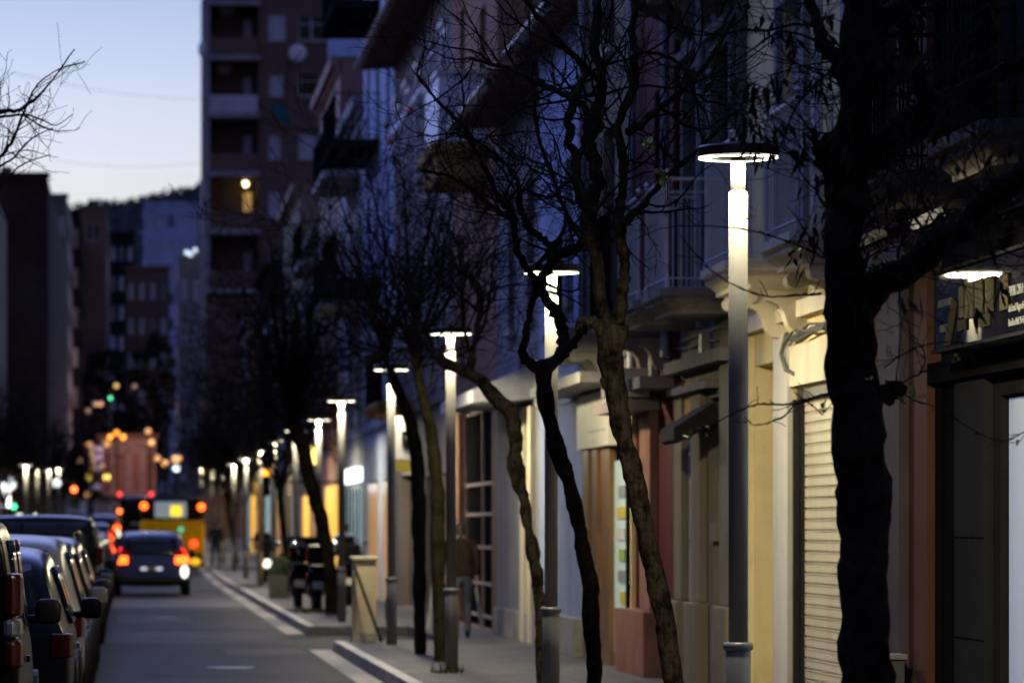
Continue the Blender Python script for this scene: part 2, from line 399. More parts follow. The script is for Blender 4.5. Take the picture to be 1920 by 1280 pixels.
def window(root, M, a, b, c, d, dep, fm=None, pm=None, sill=True, mull=1, name='window', bars=1):
    f = MB(); t = .05; D = dep - .05
    fm = fm or whiteiron; pm = pm or glassdark
    mbox(f, M, a, a + t, D - .03, D + .04, c, d); mbox(f, M, b - t, b, D - .03, D + .04, c, d)
    mbox(f, M, a + t, b - t, D - .03, D + .04, d - t, d); mbox(f, M, a + t, b - t, D - .03, D + .04, c, c + t)
    for k in range(mull):
        u = a + (b - a) * (k + 1) / (mull + 1); mbox(f, M, u - .03, u + .03, D - .035, D + .035, c + t, d - t)
    for k in range(bars):
        z = c + (d - c) * (.68 if bars == 1 else (k + 1) / (bars + 1)); mbox(f, M, a + t, b - t, D - .025, D + .03, z - .02, z + .02)
    w = f.build(name, fm, root)
    p = MB(); mbox(p, M, a + .02, b - .02, D + .005, D + .02, c + .02, d - .02); p.build('pane', pm, w)
    if sill:
        s = MB(); mbox(s, M, a - .08, b + .08, -.09, .02, c - .09, c - .003); s.build('sill', kerbm, w)
    return w
def surround(root, M, a, b, c, d, m, w=.16, t=.05):
    s = MB(); mbox(s, M, a - w, a - .003, -t, .02, c, d + w); mbox(s, M, b + .003, b + w, -t, .02, c, d + w); mbox(s, M, a - .003, b + .003, -t, .02, d + .003, d + w)
    mbox(s, M, a - w - .05, b + w + .05, -t - .07, .02, d + w + .003, d + w + .09)
    return s.build('window_surround', m, root)
def balcony(root, ya, yb, z, xf, xw, slabm, railm, bars=True, corbels=True, steps=True):
    """a masonry balcony along the right facades; z = floor level"""
    mb = MB(); prof = [(0, 0), (0, -.07), (.035, -.09), (.035, -.13), (.07, -.15), (.12, -.20), (.12, -.24)] if steps else [(0, 0), (0, -.16)]
    ch = .10
    for (i0, z0), (i1, z1) in zip(prof[:-1], prof[1:]):
        def ring(i, zz): return [(xw, ya + i, z + zz), (xf + ch + i, ya + i, z + zz), (xf + i, ya + ch + i, z + zz), (xf + i, yb - ch - i, z + zz), (xf + ch + i, yb - i, z + zz), (xw, yb - i, z + zz)]
        vs = ring(i0, z0) + ring(i1, z1); n = 6
        mb.add(vs, [(k, (k + 1) % n, (k + 1) % n + n, k + n) for k in range(n)])
    top = [(xw, ya, z), (xf + ch, ya, z), (xf, ya + ch, z), (xf, yb - ch, z), (xf + ch, yb, z), (xw, yb, z)]
    i, zz = prof[-1]
    bot = [(xw, ya + i, z + zz), (xf + ch + i, ya + i, z + zz), (xf + i, ya + ch + i, z + zz), (xf + i, yb - ch - i, z + zz), (xf + ch + i, yb - i, z + zz), (xw, yb - i, z + zz)]
    mb.add(top, [tuple(range(6))]); mb.add(bot, [tuple(range(6))])
    b = mb.build('balcony', slabm, root)
    if corbels:
        for yc in (ya + .28, yb - .28):
            c = MB(); d = xw - xf
            zt = z + prof[-1][1] - .003
            poly = [(0, 0), (-d * .72, 0), (-d * .76, -.04), (-d * .75, -.09), (-d * .66, -.125), (-d * .56, -.11), (-d * .46, -.09), (-d * .36, -.12), (-d * .28, -.19), (-d * .23, -.30), (-d * .17, -.35), (-d * .08, -.36), (0, -.32)]
            c.prism(poly, lambda p, q, w: (xw + p, w, zt + q), yc - .09, yc + .09)
            c.tube([(xw - d * .68, yc - .1, zt - .065), (xw - d * .68, yc + .1, zt - .065)], .055, 14)
            c.build('corbel', slabm, b)
    if bars:
        r = MB(); i = .06; H = 1.02
        path = [(xw, ya + i), (xf + i, ya + i), (xf + i, yb - i), (xw, yb - i)]
        for zz, hh in ((H, .022), (.09, .012)):
            for (x0, y0), (x1, y1) in zip(path[:-1], path[1:]):
                r.box(min(x0, x1) - hh, max(x0, x1) + hh, min(y0, y1) - hh, max(y0, y1) + hh, z + zz - hh * .6, z + zz + hh * .6)
        for (x0, y0), (x1, y1) in zip(path[:-1], path[1:]):
            ln = math.hypot(x1 - x0, y1 - y0); n = max(2, int(ln / .115))
            for k in range(n + 1):
                x, y = x0 + (x1 - x0) * k / n, y0 + (y1 - y0) * k / n
                r.tube([(x, y, z + .0), (x, y, z + H)], .008, 5, cap=False)
        for x, y in path[1:3]:
            r.lathe((x, y, z), [(.03, 0), (.03, .06), (.016, .10), (.016, H + .04), (.03, H + .06), (0, H + .1)], 8)
        r.build('railing', railm, b)
    return b
def slats(mb, M, a, b, z0, z1, dep, pitch=.092):
    z = z0
    while z < z1:
        h = min(pitch, z1 - z)
        prof = [(.014, 0), (.0, .003), (-.003, .012), (-.001, h - .022), (-.007, h - .018), (-.007, h - .011), (.014, h - .008), (.014, h)]
        vs = [M(u, dep + p, z + q) for u in (a, b) for p, q in prof]; n = len(prof)
        mb.add(vs, [(k, k + 1, k + 1 + n, k + n) for k in range(n - 1)]); z += pitch
def house(name, label, y0, y1, H, wm, ops=(), X=5.5, floors=(), eave=None, plinth=None, cornice=True, back=9, extra=None, cat='house', g=None, win_w=1.05, win_frame=None, band=True, pitch=3.0, surr=None, panes=None):
    g0 = gz((y0 + y1) / 2)
    y0 += .004; y1 -= .004
    root = thing(name, (X, y0, g0), label, cat, g)
    M = right_map(X)
    holes = [tuple(o[:5]) for o in ops]; fl = []
    rng = random.Random(int(y0 * 10))
    for zf, zt in floors:
        n = max(1, int((y1 - y0) / pitch)); st = (y1 - y0) / n
        for k in range(n):
            c = y0 + st * (k + .5); h = (c - win_w / 2, c + win_w / 2, zf + g0, zt + g0, .22); holes.append(h); fl.append(h)
    mb = MB(); facade(mb, M, y0, y1, -.3 + g0, H + g0, holes, back); mb.build('wall', wm, root)
    for a, b, c, d, dep in fl:
        pm = (panes or [glassdark, glassdark, blindm])[rng.randrange(3)]
        window(root, M, a, b, c, d, dep, fm=win_frame or wooddark, pm=pm)
        if surr: surround(root, M, a, b, c, d, surr, .13, .04)
    if cornice and not eave:
        c = MB(); mbox(c, M, y0, y1, -.10, 0.05, H + g0 - .35, H + g0 - .22); mbox(c, M, y0, y1, -.26, .05, H + g0 - .215, H + g0 + .06); c.build('cornice', wm, root)
    if eave:
        c = MB(); o = eave
        poly = [(-o, -.02), (-o, .08), (3.6, 1.75), (3.6, 1.6), (0.02, .02)]
        c.prism(poly, lambda p, q, w: (X + p, w, H + g0 + q), y0, y1)
        for k in range(int((y1 - y0) / .22)):
            yy = y0 + .11 + k * .22
            c.tube([(X - o - .03, yy, H + g0 + .10), (X + 3.6, yy, H + g0 + 1.77)], .085, 6)
        c.build('roof', tile, root)
        gt = MB(); gt.tube([(X - o - .09, y0, H + g0 + .02), (X - o - .09, y1, H + g0 + .02)], .06, 8); gt.build('gutter', darkmetal, root)
    if band:
        for zf, zt in floors[:1]:
            c = MB(); mbox(c, M, y0, y1, -.06, .05, zf + g0 - .32, zf + g0 - .14); c.build('string_course', wm, root)
    if plinth:
        c = MB()
        spans = [(y0, y1)]
        for o in sorted(ops):
            if o[2] < .5 + g0:
                ns = []
                for a, b in spans:
                    if o[0] > a + .02 and o[0] < b: ns.append((a, o[0] - .01))
                    if o[1] < b - .02 and o[1] > a: ns.append((o[1] + .01, b))
                    if o[1] <= a or o[0] >= b: ns.append((a, b))
                spans = ns
        for a, b in spans: mbox(c, M, a, b, -.05, .06, g0, g0 + plinth[1])
        c.build('plinth', plinth[0], root)
    if extra: extra(root, M)
    return root
def cable(root, X, y0, y1, z, seed):
    rg = random.Random(seed)
    for k in range(2):
        n = max(3, int((y1 - y0) / .8)); pts = [(X - .025 - .015 * k, y0 + (y1 - y0) * i / n, z - .06 * k + rg.uniform(-.03, .03)) for i in range(n + 1)]
        c = MB(); c.tube(pts, .011, 5); c.build('facade_cable', mat('grey cable', (.12, .12, .13), .6, var=.2), root)
    yb = y0 + (y1 - y0) * rg.uniform(.3, .7); b = MB(); b.box(X - .09, X - .002, yb - .1, yb + .1, z - .25, z + .02); b.build('junction_box', mat('junction grey', (.2, .2, .2), .6, var=.2), root, bevel=.01)
def downpipe(root, y, z0, z1, X=5.42, r=.05, m=None):
    p = MB(); p.tube([(X, y, z0), (X, y, z1)], r, 10)
    z = z0 + 1
    while z < z1: p.tube([(X, y, z), (X, y, z + .05)], r + .012, 10); z += 2
    return p.build('downpipe', m or mat('zinc pipe', (.30, .33, .38), .4, .5, var=.15), root)

FL = .15   # pavement level
# --- the furniture showroom with the glossy sign (nearest)
XA = 5.6
shopglass = mat('backlit frosted shop glass', (.5, .55, .62), .3, var=0, emit=(.38, .54, .9), es=.20)
signm = mat('black gloss sign face', (.006, .007, .012), .02, 0, var=0, spec=.28)
silver = mat('brushed steel letter', (.085, .075, .036), .6, 0., var=.5, scale=9, streak=True, spec=.02)
letter = mat('white vinyl lettering', (.36, .36, .34), .6, var=0, spec=.1)
dimletter = mat('grey vinyl lettering', (.10, .10, .11), .6, var=0, spec=0.)
def text(root, s, size, y, z, X, m, sx=1.0, name='lettering'):
    cu = bpy.data.curves.new('text', 'FONT'); cu.body = s; cu.size = size; cu.extrude = .002
    to = bpy.data.objects.new('text', cu); C.objects.link(to)
    bpy.context.view_layer.update()
    me = bpy.data.meshes.new_from_object(to.evaluated_get(bpy.context.evaluated_depsgraph_get()))
    bpy.data.objects.remove(to); bpy.data.curves.remove(cu)
    org = ORG[root.name]
    for v in me.vertices:
        a, b, c = v.co
        v.co = Vector((X - c, y - a * sx, z + b)) - org
    me.materials.clear(); me.materials.append(m)
    o = bpy.data.objects.new(name, me); C.objects.link(o); o.parent = root; ORG[o.name] = org
    return o
def showroom_extra(root, M):
    # dark glazed piers and frames
    for a, b, nm in ((FY(1862, XA), FY(1806, XA), slateg),):
        p = MB(); mbox(p, M, a, b, -.06, .05, FL, 2.86); p.build('pier', nm, root)
        j = MB(); mbox(j, M, a, b, -.064, -.058, 1.66, 1.668); mbox(j, M, a, b, -.064, -.058, .99, .998); j.build('panel_joint', iron, root)
    p = MB(); mbox(p, M, FY(1800, XA), 26.59, -.03, .05, FL, 2.86); mbox(p, M, FY(1776, XA), FY(1768, XA), -.055, -.035, FL, 2.86); p.build('door_frame', iron, root)
    c = MB(); mbox(c, M, 17.1, 26.59, -.10, .05, 2.72, 2.86); c.build('awning_box', iron, root)
    for yy in (23.2, 21.0):
        f = MB(); mbox(f, M, yy - .04, yy + .04, .01, .045, .37, 2.57); f.build('window_frame', iron, root)
showroom = house('showroom', 'dark fronted furniture showroom with glossy black sign and blue lit window', 17.0, 26.6, 9.5, darkpl,
    ops=[(18.0, 24.78, .35, 2.58, .10)], X=XA, floors=((4.05, 6.4),), extra=showroom_extra, cat='shop', win_w=1.1)
g = MB(); mbox(g, right_map(XA), 18.03, 24.76, .05, .07, .38, 2.56); g.build('shop_window', shopglass, showroom)
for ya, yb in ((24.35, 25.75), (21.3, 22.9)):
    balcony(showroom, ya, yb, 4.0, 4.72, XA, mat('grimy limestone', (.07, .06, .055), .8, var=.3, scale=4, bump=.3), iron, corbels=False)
# sign: its own thing hung on the front
sg = thing('shop_sign', (5.46, 25.5, 2.9), 'long glossy black sign with steel logo and white lettering above the dark showroom', 'shop sign')
m_ = MB(); m_.box(5.323, 5.597, 17.2, 25.48, 2.905, 3.395); m_.build('sign_face', signm, sg)
m_ = MB(); m_.box(5.30, 5.597, 17.18, 25.5, 3.398, 3.42); m_.box(5.30, 5.597, 17.18, 25.5, 2.88, 2.902); m_.box(5.316, 5.597, 25.483, 25.5, 2.903, 3.397); m_.build('sign_trim', slateg, sg)
XS = 5.32
def sy(px): return FY(px, XS)
text(sg, "DISSENY D'INTERIORS", .072, sy(1759), 3.175, XS, dimletter, .62)
text(sg, "MOBLES D'ESTIL", .072, sy(1762), 3.01, XS, dimletter, .62)
text(sg, "EXPOSICIONS A:", .088, sy(1891), 3.13, XS, letter, .60)
text(sg, "Badalona C/ Roger de Flor", .066, sy(1891), 3.035, XS, letter, .66)
text(sg, "Barcelona Avda. Meridiana", .066, sy(1891), 2.948, XS, letter, .66)
M_ = lambda p, q, d: (XS - d, p, q)
inkm = mat('beige sign ink', (.05, .045, .03), .6, var=0, spec=.0)
for pl_ in ([(sy(1772), 2.915), (sy(1783), 2.915), (sy(1796), 3.17), (sy(1788), 3.22)], [(sy(1798), 2.99), (sy(1812), 2.99), (sy(1812), 3.06), (sy(1798), 3.06)], [(sy(1840), 2.98), (sy(1857), 2.98), (sy(1857), 3.06), (sy(1840), 3.06)]):
    lg = MB(); lg.prism(pl_, M_, .001, .012); lg.build('logo', inkm, sg)
for p0, p1, z0, z1 in ((1797, 1805, 3.07, 3.27), (1808, 1824, 3.055, 3.285), (1827, 1841, 3.06, 3.285), (1846, 1861, 3.06, 3.285), (1873, 1888, 3.05, 3.275)):
    lb = MB(); lb.box(XS - .014, XS - .001, FY(p1, XS - .014), FY(p0, XS - .014), z0, z1); lb.build('steel_letter', silver, sg, bevel=.012)
# floodlights over the sign
def floodlight(px, py, Y, tilt, label):
    p = at(px, py, Y)
    t = thing('floodlight', p, label, 'floodlight', 'unlit floodlights over the shop sign')
    Rm = Matrix.Rotation(R(tilt), 4, 'Y') @ Matrix.Rotation(R(0), 4, 'Z')
    def bb(x0, x1, y0, y1, z0, z1): return [p + (Rm @ Vector((x, y, z))) for z in (z0, z1) for x, y in ((x0, y0), (x1, y0), (x1, y1), (x0, y1))]
    fs = [(0, 3, 2, 1), (4, 5, 6, 7), (0, 1, 5, 4), (1, 2, 6, 5), (2, 3, 7, 6), (3, 0, 4, 7)]
    b = MB(); b.add(bb(-.10, .10, -.07, .07, -.035, .035), fs); b.build('housing', mat('grey cast housing', (.38, .38, .38), .5, .2, var=.1), t, bevel=.006)
    fn = MB()
    for k in range(5): fn.add(bb(-.085 + k * .028, -.073 + k * .028, -.075, .075, -.06, -.036), fs)
    fn.build('cooling_fin', iron, t)
    gl = MB(); gl.add(bb(-.09, .09, -.06, .06, .036, .042), fs); gl.build('glass', glassdark, t)
    am = MB(); am.tube([p + Vector((.08, 0, .03)), p + Vector((.16, 0, .14)), (5.59, Y + .1, p.z + .12)], .014, 8); am.build('arm', iron, t)
floodlight(1738, 410, 23.9, -24, 'pale grey ribbed floodlight on an arm under the dark balcony')
floodlight(1632, 445, 25.9, -24, 'bluish ribbed floodlight just right of the dark trunk')

# --- salmon strip house
def salmon_extra(root, M):
    p = MB(); mbox(p, M, 27.22, 27.98, -.07, .05, FL, 3.5); lm_ = mat('dusty lilac render', (.10, .085, .092), .8, var=.2, scale=2, streak=True)
    p.build('pilaster', lm_, root)
    c = MB(); mbox(c, M, 26.62, 29.48, -.16, .05, 3.5, 3.72); c.build('string_course', lm_, root)
house('narrow_house', 'narrow salmon house with lilac pilaster right of the dark trunk', 26.6, 29.5, 9, salmon, extra=salmon_extra, cornice=True, floors=((4.2, 6.3),), win_w=.8)
mbx = MB(); mbx.box(5.27, 5.42, 26.95, 27.2, .15, .80)
bx = thing('meter_box', (5.345, 27.1, .15), 'small grey metal box with a beige cap against the lilac pilaster', 'meter box')
mbx.build('cabinet', mat('mid grey enamel', (.10, .10, .105), .5, var=.15), bx, bevel=.008); cb_ = MB(); cb_.box(5.255, 5.435, 26.93, 27.22, .803, .84); cb_.build('cap', kerbm, bx, bevel=.006)

XC, XO, XM, XW = 5.75, 5.66, 5.60, 5.55
# --- cream house with roller shutter and door recess
def cream_extra(root, M):
    # shutter opening parts
    a, b = 29.55, FY(1490, XC)
    s = MB(); slats(s, M, a + .1, b - .09, FL, 2.84, .075); s.build('roller_shutter', shutterm, root)
    for u0_, u1_, d_ in ((b - .087, b - .045, .04), (a + .003, a + .095, .04), (b - .042, b - .004, -.02)):
        gd = MB(); mbox(gd, M, u0_, u1_, d_, .22, FL, 2.837); gd.build('shutter_guide', darkmetal, root)
    hb = MB(); mbox(hb, M, a, b, .02, .24, 2.84, 2.93); hb.build('shutter_box', darkmetal, root)
    # stepped lintel and pilasters
    p = MB(); mbox(p, M, b + .02, FY(1462, XC), -.06, .03, FL, 3.42); p.build('pilaster', mat('pale grey stone', (.52, .50, .47), .7, var=.12, scale=3, streak=True), root)
    l = MB(); mbox(l, M, 29.55, b + .02, -.045, .03, 2.95, 3.30); l.build('lintel', creamlight, root)
    p = MB(); mbox(p, M, FY(1414, XC), 35.93, -.05, .03, FL, 3.5); p.build('pilaster', cream, root)
    p = MB(); mbox(p, M, 29.55, 35.93, -.10, .03, 3.52, 3.66); p.build('string_course', creamlight, root)
    dr = MB(); mbox(dr, M, FY(1460, XC) + .05, FY(1416, XC) - .05, .62, .68, FL, 2.4); dr.build('door', wooddark, root)
    cb = MB()
    pts = [at(1555, 610, 31.4), at(1520, 615, 32.2), at(1492, 628, 32.8), at(1478, 640, 33.3)]
    rr = random.Random(3)
    for k in range(5):
        q = [Vector((5.69 - .02 * (k % 3), p.y, p.z + rr.uniform(-.05, .05))) for p in pts]; cb.tube(q, .012, 6)
    cb.tube([(5.68, 33.35, 3.42), (5.65, 33.45, 3.24), (5.67, 33.35, 3.1), (5.71, 33.1, 3.05)], .02, 6)
    cb.build('cable_bundle', mat('grey cable', (.12, .12, .13), .6, var=.2), root)
cr = house('corner_house', 'cream house with closed roller shutter and lit door recess behind the nearest lamp', 29.5, 35.95, 11, cream,
   ops=[(29.55, FY(1490, XC), FL, 2.93, .28), (FY(1460, XC), FY(1416, XC), FL, 3.22, .7), (29.55, 30.75, 4.02, 6.5, .16), (32.75, 33.95, 4.02, 6.5, .16), (29.55, 30.75, 7.4, 9.7, .16), (32.75, 33.95, 7.4, 9.7, .16)], extra=cream_extra, plinth=None, X=XC)
Mr = right_map(XC)
for a in (29.55, 32.75):
    for z in (4.02, 7.4):
        window(cr, Mr, a, a + 1.2, z, z + 2.45 - (.15 if z > 5 else 0), .16, fm=whiteiron, sill=False, mull=1, pm=blindm if a > 31 else glassdark)
        surround(cr, Mr, a, a + 1.2, z, z + 2.3, white, .15, .06)
    balcony(cr, a - .22, a + 1.38, 4.0, 5.03, XC, creamlight, whiteiron)
    balcony(cr, a - .22, a + 1.38, 7.3, 5.03, XC, creamlight, whiteiron)
d_ = downpipe(cr, 31.8, 3.7, 10.8, X=5.67, m=whiteiron)

# --- ornate grey house
def ornate_extra(root, M):
    Y = lambda p: FY(p, XO)
    p = MB(); mbox(p, M, Y(1384), Y(1362), -.07, .03, 1.0, 3.55); mbox(p, M, Y(1325), Y(1308), -.07, .03, 1.0, 3.2); mbox(p, M, Y(1290), Y(1276), -.07, .03, 1.0, 3.2); p.build('pilaster', beige, root)
    for p0_, p1_ in ((1386, 1358), (1328, 1304), (1292, 1274)):
        b = MB(); mbox(b, M, Y(p0_), Y(p1_), -.13, .03, FL, .99); b.build('pilaster_base', beige, root, bevel=.02)
    # scrolled grille
    gr = MB(); a, c = Y(1307), Y(1291); u = (a + c) / 2; w = (c - a)
    for uu in (a + .03, c - .03): mbox(gr, M, uu - .02, uu + .02, .0, .03, .99, 2.95)
    z = 1.05
    while z < 2.9:
        pts = []
        for k in range(13):
            t = k / 12 * math.pi * 2.4
            rr = .13 * (1 - k / 20)
            pts.append(Vector(M(u + math.cos(t) * rr * .9, .015, z + .12 + math.sin(t) * rr)))
        gr.tube(pts, .012, 5)
        mbox(gr, M, a, c, .0, .02, z + .26, z + .28); z += .29
    gr.build('scroll_grille', whiteiron, root)
    gp = MB(); mbox(gp, M, a, c, .10, .13, .99, 2.95); gp.build('grille_backing', glassdark, root)
    pp = MB(); pp.tube([M(Y(1340), .05, FL), M(Y(1340), .05, 2.2)], .045, 10); pp.tube([M(Y(1334), .05, FL), M(Y(1334), .05, 2.3)], .03, 8); mbox(pp, M, Y(1346), Y(1334), -.02, .06, 1.60, 1.78); pp.build('pipe', beige, root)
    # small projecting shades and panels
    s = MB(); s.prism([(0, 2.96), (-.42, 2.70), (-.42, 2.58), (-.38, 2.55), (0, 2.76)], lambda p_, q, w_: (XO + p_, w_, q), Y(1345), Y(1318)); s.build('awning', mat('grey canvas', (.02, .018, .023), .8, var=.2), root)
    o = MB(); mbox(o, M, Y(1310), Y(1277), -.04, .03, 2.72, 3.2); o.build('fascia_panel', ochre, root)
    l = MB(); mbox(l, M, 35.97, Y(1277), -.18, .03, 3.3, 3.42); mbox(l, M, 37.0, Y(1277), -.15, .03, 3.08, 3.15); l.build('string_course', grey, root)
orn = house('ornate_house', 'grey house with scrolled white grille and stepped pilaster bases', 35.95, 39.7, 11, grey,
   ops=[(FY(1357, XO), FY(1328, XO), FL, 3.0, .3), (FY(1307, XO), FY(1291, XO), .99, 2.95, .14), (36.2, 37.3, 4.02, 6.4, .16), (38.2, 39.2, 4.02, 6.4, .16), (36.2, 37.3, 7.4, 9.7, .16), (38.2, 39.2, 7.4, 9.7, .16)], extra=ornate_extra, X=XO)
Mo = right_map(XO)
weathered = mat('weathered stone', (.30, .275, .24), .85, var=.35, scale=3, bump=.3)
for a, w_, pm in ((36.2, 1.1, glassdark), (38.2, 1.0, blindm)):
    for z in (4.02, 7.4):
        window(orn, Mo, a, a + w_, z, z + 2.3, .16, fm=wooddark, sill=False, pm=pm); surround(orn, Mo, a, a + w_, z, z + 2.3, grey, .14, .05)
    balcony(orn, a - .25, a + w_ + .2, 3.98, 4.95, XO, weathered, whiteiron, corbels=False); balcony(orn, a - .25, a + w_ + .2, 7.3, 4.95, XO, weathered, iron)
downpipe(orn, 37.75, 3.7, 10.8, X=XO - .08)
dd = MB(); mbox(dd, Mo, FY(1357, XO) + .03, FY(1328, XO) - .03, .26, .3, FL, 2.9); dd.build('door', wooddark, orn)

# --- maroon house
def maroon_extra(root, M):
    Y = lambda p: FY(p, XM)
    p = MB(); mbox(p, M, Y(1234), Y(1214), -.09, .03, .85, 3.15); p.build('pilaster', pink, root)
    b = MB(); mbox(b, M, Y(1242), Y(1186), -.20, .03, FL, .84); b.build('plinth', pink, root)
    d = MB(); mbox(d, M, Y(1213), Y(1195), .16, .2, FL, 2.75); d.build('door', mat('dark green door', (.02, .03, .028), .4, var=.2), root)
    l = MB(); mbox(l, M, 39.72, 42.93, -.36, .03, 3.18, 3.30); mbox(l, M, Y(1236), Y(1192), -.45, .03, 2.98, 3.10); l.build('ledge', lilac, root)
    s = MB(); s.box(4.98, 5.46, 40.6, 40.66, 3.12, 3.42); s.build('projecting_sign', whiteiron, root)
    st = MB(); mbox(st, M, Y(1192), 42.93, -.05, .03, FL, 3.1); st.build('lit_pier', cream, root)
mar = house('maroon_house', 'maroon fronted house with pink stone pilaster and base', 39.7, 42.95, 10.5, maroon,
   ops=[(FY(1213, XM), FY(1195, XM), FL, 2.78, .2), (40.2, 41.2, 4.05, 6.4, .18), (40.2, 41.2, 7.3, 9.4, .18)], extra=maroon_extra, X=XM)
for z in (4.05, 7.3): window(mar, right_map(XM), 40.2, 41.2, z, z + 2.2, .18, fm=wooddark, pm=glassdark)
balcony(mar, 39.9, 41.5, 3.98, 4.9, XM, lilac, iron)
downpipe(mar, 42.5, 3.5, 10.3, X=XM - .08); downpipe(mar, 39.85, 3.5, 10.3, X=XM - .08)

# --- wooden shop
interior = mat('lit shop interior', (.3, .35, .35), .6, var=.0, emit=(.50, .72, .62), es=.24)
def wood_extra(root, M):
    Y = lambda p: FY(p, XW)
    fa = MB(); mbox(fa, M, Y(1160), Y(1100), -.12, .03, 2.68, 3.32); fa.build('fascia', mat('cream sign board', (.62, .60, .52), .5, var=.1), root)
    ln = MB(); mbox(ln, M, Y(1155), Y(1122), -.125, -.119, 2.86, 2.875); ln.build('fascia_stripe', mat('teal stripe', (.12, .3, .28), .5, var=0), root)
    ca = MB(); mbox(ca, M, 42.97, Y(1076), -.55, .03, 3.36, 3.48); ca.build('canopy', kerbm, root)
    for k, (p0, p1) in enumerate(((1108, 1118), (1122, 1132), (1136, 1152))):
        w = MB(); mbox(w, M, Y(p1), Y(p0), -.10 + .02 * k, .02, FL, 2.66); w.build('wooden_post', woodbrown, root)
    f = MB(); mbox(f, M, Y(1182), Y(1178), -.03, .05, FL, 2.66); f.build('window_frame', iron, root)
    gp = MB(); mbox(gp, M, Y(1179), Y(1150), .0, .02, .3, 2.5); gp.build('shop_window', interior, root)
    rr = random.Random(5)
    for k in range(8):
        z = .4 + k * .24
        cbx = MB(); mbox(cbx, M, Y(1177 - rr.random() * 4), Y(1158 + rr.random() * 8), -.02, -.004, z, z + .13); cbx.build('display_card', mat(['lime card', 'white card', 'yellow card', 'grey card'][k % 4], [(.25, .35, .05), (.5, .5, .5), (.5, .4, .05), (.2, .22, .25)][k % 4], .5, var=.1), root)
wsh = house('wooden_shop', 'small shop with brown wooden posts, cream sign board and glowing window', 42.95, 46.9, 10, beige,
   ops=[(FY(1180, XW), FY(1106, XW), FL, 2.66, .2), (44.2, 45.3, 4.1, 6.4, .18), (44.2, 45.3, 7.3, 9.3, .18)], extra=wood_extra, X=XW, cat='shop')
for z in (4.1, 7.3): window(wsh, right_map(XW), 44.2, 45.3, z, z + 2.2, .18, fm=wooddark, pm=blindm)
balcony(wsh, 43.95, 45.55, 4.0, 4.85, XW, grey, iron)
downpipe(wsh, 46.7, 3.5, 9.8, X=XW - .08)

# --- blank pale blue house
def blank_extra(root, M):
    c = MB(); mbox(c, M, 46.92, 51.98, -.10, .03, FL, .62); c.build('plinth', kerbm, root)
bl = house('plain_house', 'low pale blue house with a blank wall behind the forked tree', 46.9, 52.0, 8.1, bluewhite, extra=blank_extra, eave=.35, ops=[(48.0, 49.0, 4.6, 6.4, .18)])
Mr = right_map(5.5)
window(bl, Mr, 48.0, 49.0, 4.6, 6.4, .18, fm=whiteiron, pm=blindm)
# --- low white house with canopy
def low_extra(root, M):
    Y = FY
    cn = MB(); cn.prism([(0, 3.98), (-.85, 3.62), (-.85, 3.45), (0, 3.5)], lambda p, q, w: (5.5 + p, w, q), Y(1002), Y(932)); cn.build('canopy', mat('white canvas canopy', (.46, .46, .48), .7, var=.15), root)
    p = MB(); mbox(p, M, Y(992), Y(985), -.08, .03, FL, 3.4); mbox(p, M, Y(1005), Y(999), -.08, .03, FL, 3.4); p.build('pilaster', creamlight, root)  # pale strips put in for the lamplit band of the white wall
    pl = MB(); mbox(pl, M, 52.05, 57.8, -.07, .03, FL, .55); pl.build('plinth', kerbm, root)
low = house('low_house', 'low white house with slanted canopy and a heavy tiled eave', 52.0, 58.0, 7.75, white, ops=[(52.6, 53.6, 4.6, 6.6, .2), (55.3, 56.3, 4.6, 6.6, .2)], extra=low_extra, eave=.6)
for a in (52.6, 55.3): window(low, Mr, a, a + 1, 4.6, 6.6, .2, fm=wooddark)
# --- garage house
def garage_extra(root, M):
    Y = FY
    a, b = Y(922), Y(860)
    gd = MB(); mbox(gd, M, a, b, .16, .2, FL, 3.65); gd.build('garage_door', mat('black garage door', (.010, .009, .0095), .6, var=.2, spec=0.), root)
    rl = MB()
    for z in (3.6, 2.42, 1.93, 1.40, .82, .3): mbox(rl, M, a, b, .12, .158, z, z + .05)
    mbox(rl, M, a, a + .06, .10, .158, FL, 3.65); mbox(rl, M, b - .06, b, .10, .158, FL, 3.65); mbox(rl, M, (a + b) / 2 - .03, (a + b) / 2 + .03, .12, .157, FL, 3.65)
    rl.build('door_rail', mat('dusty mauve rail', (.30, .22, .22), .6, var=.1), root)
    # glazed upper balcony
    gb = MB(); gb.box(4.72, 5.49, 59.5, 62.3, 7.15, 7.55); gb.box(4.62, 5.49, 59.4, 62.4, 7.553, 7.7); w = gb.build('balcony', ochre, root)
    g2 = MB(); g2.box(4.74, 5.49, 59.55, 62.25, 7.72, 8.75); g2.build('frosted_screen', mat('frosted blue screen', (.66, .76, .90), .35, var=.08), w)
    g3 = MB(); g3.box(4.70, 5.49, 59.5, 62.3, 8.76, 8.83); g3.build('railing', whiteiron, w)
gar = house('garage_house', 'orange plastered house over a black gridded garage door', 58.0, 66.0, 11.3, orange,
   ops=[(FY(922), FY(860), FL, 3.65, .2), (59.8, 60.9, 7.75, 9.9, .2), (63.6, 64.6, 4.4, 6.6, .2), (63.6, 64.6, 8.3, 10.4, .2)], extra=garage_extra, eave=.65)
for a, z in ((59.8, 7.75), (63.6, 4.4), (63.6, 8.3)): window(gar, Mr, a, a + 1, z, z + 2.1, .2, fm=whiteiron)
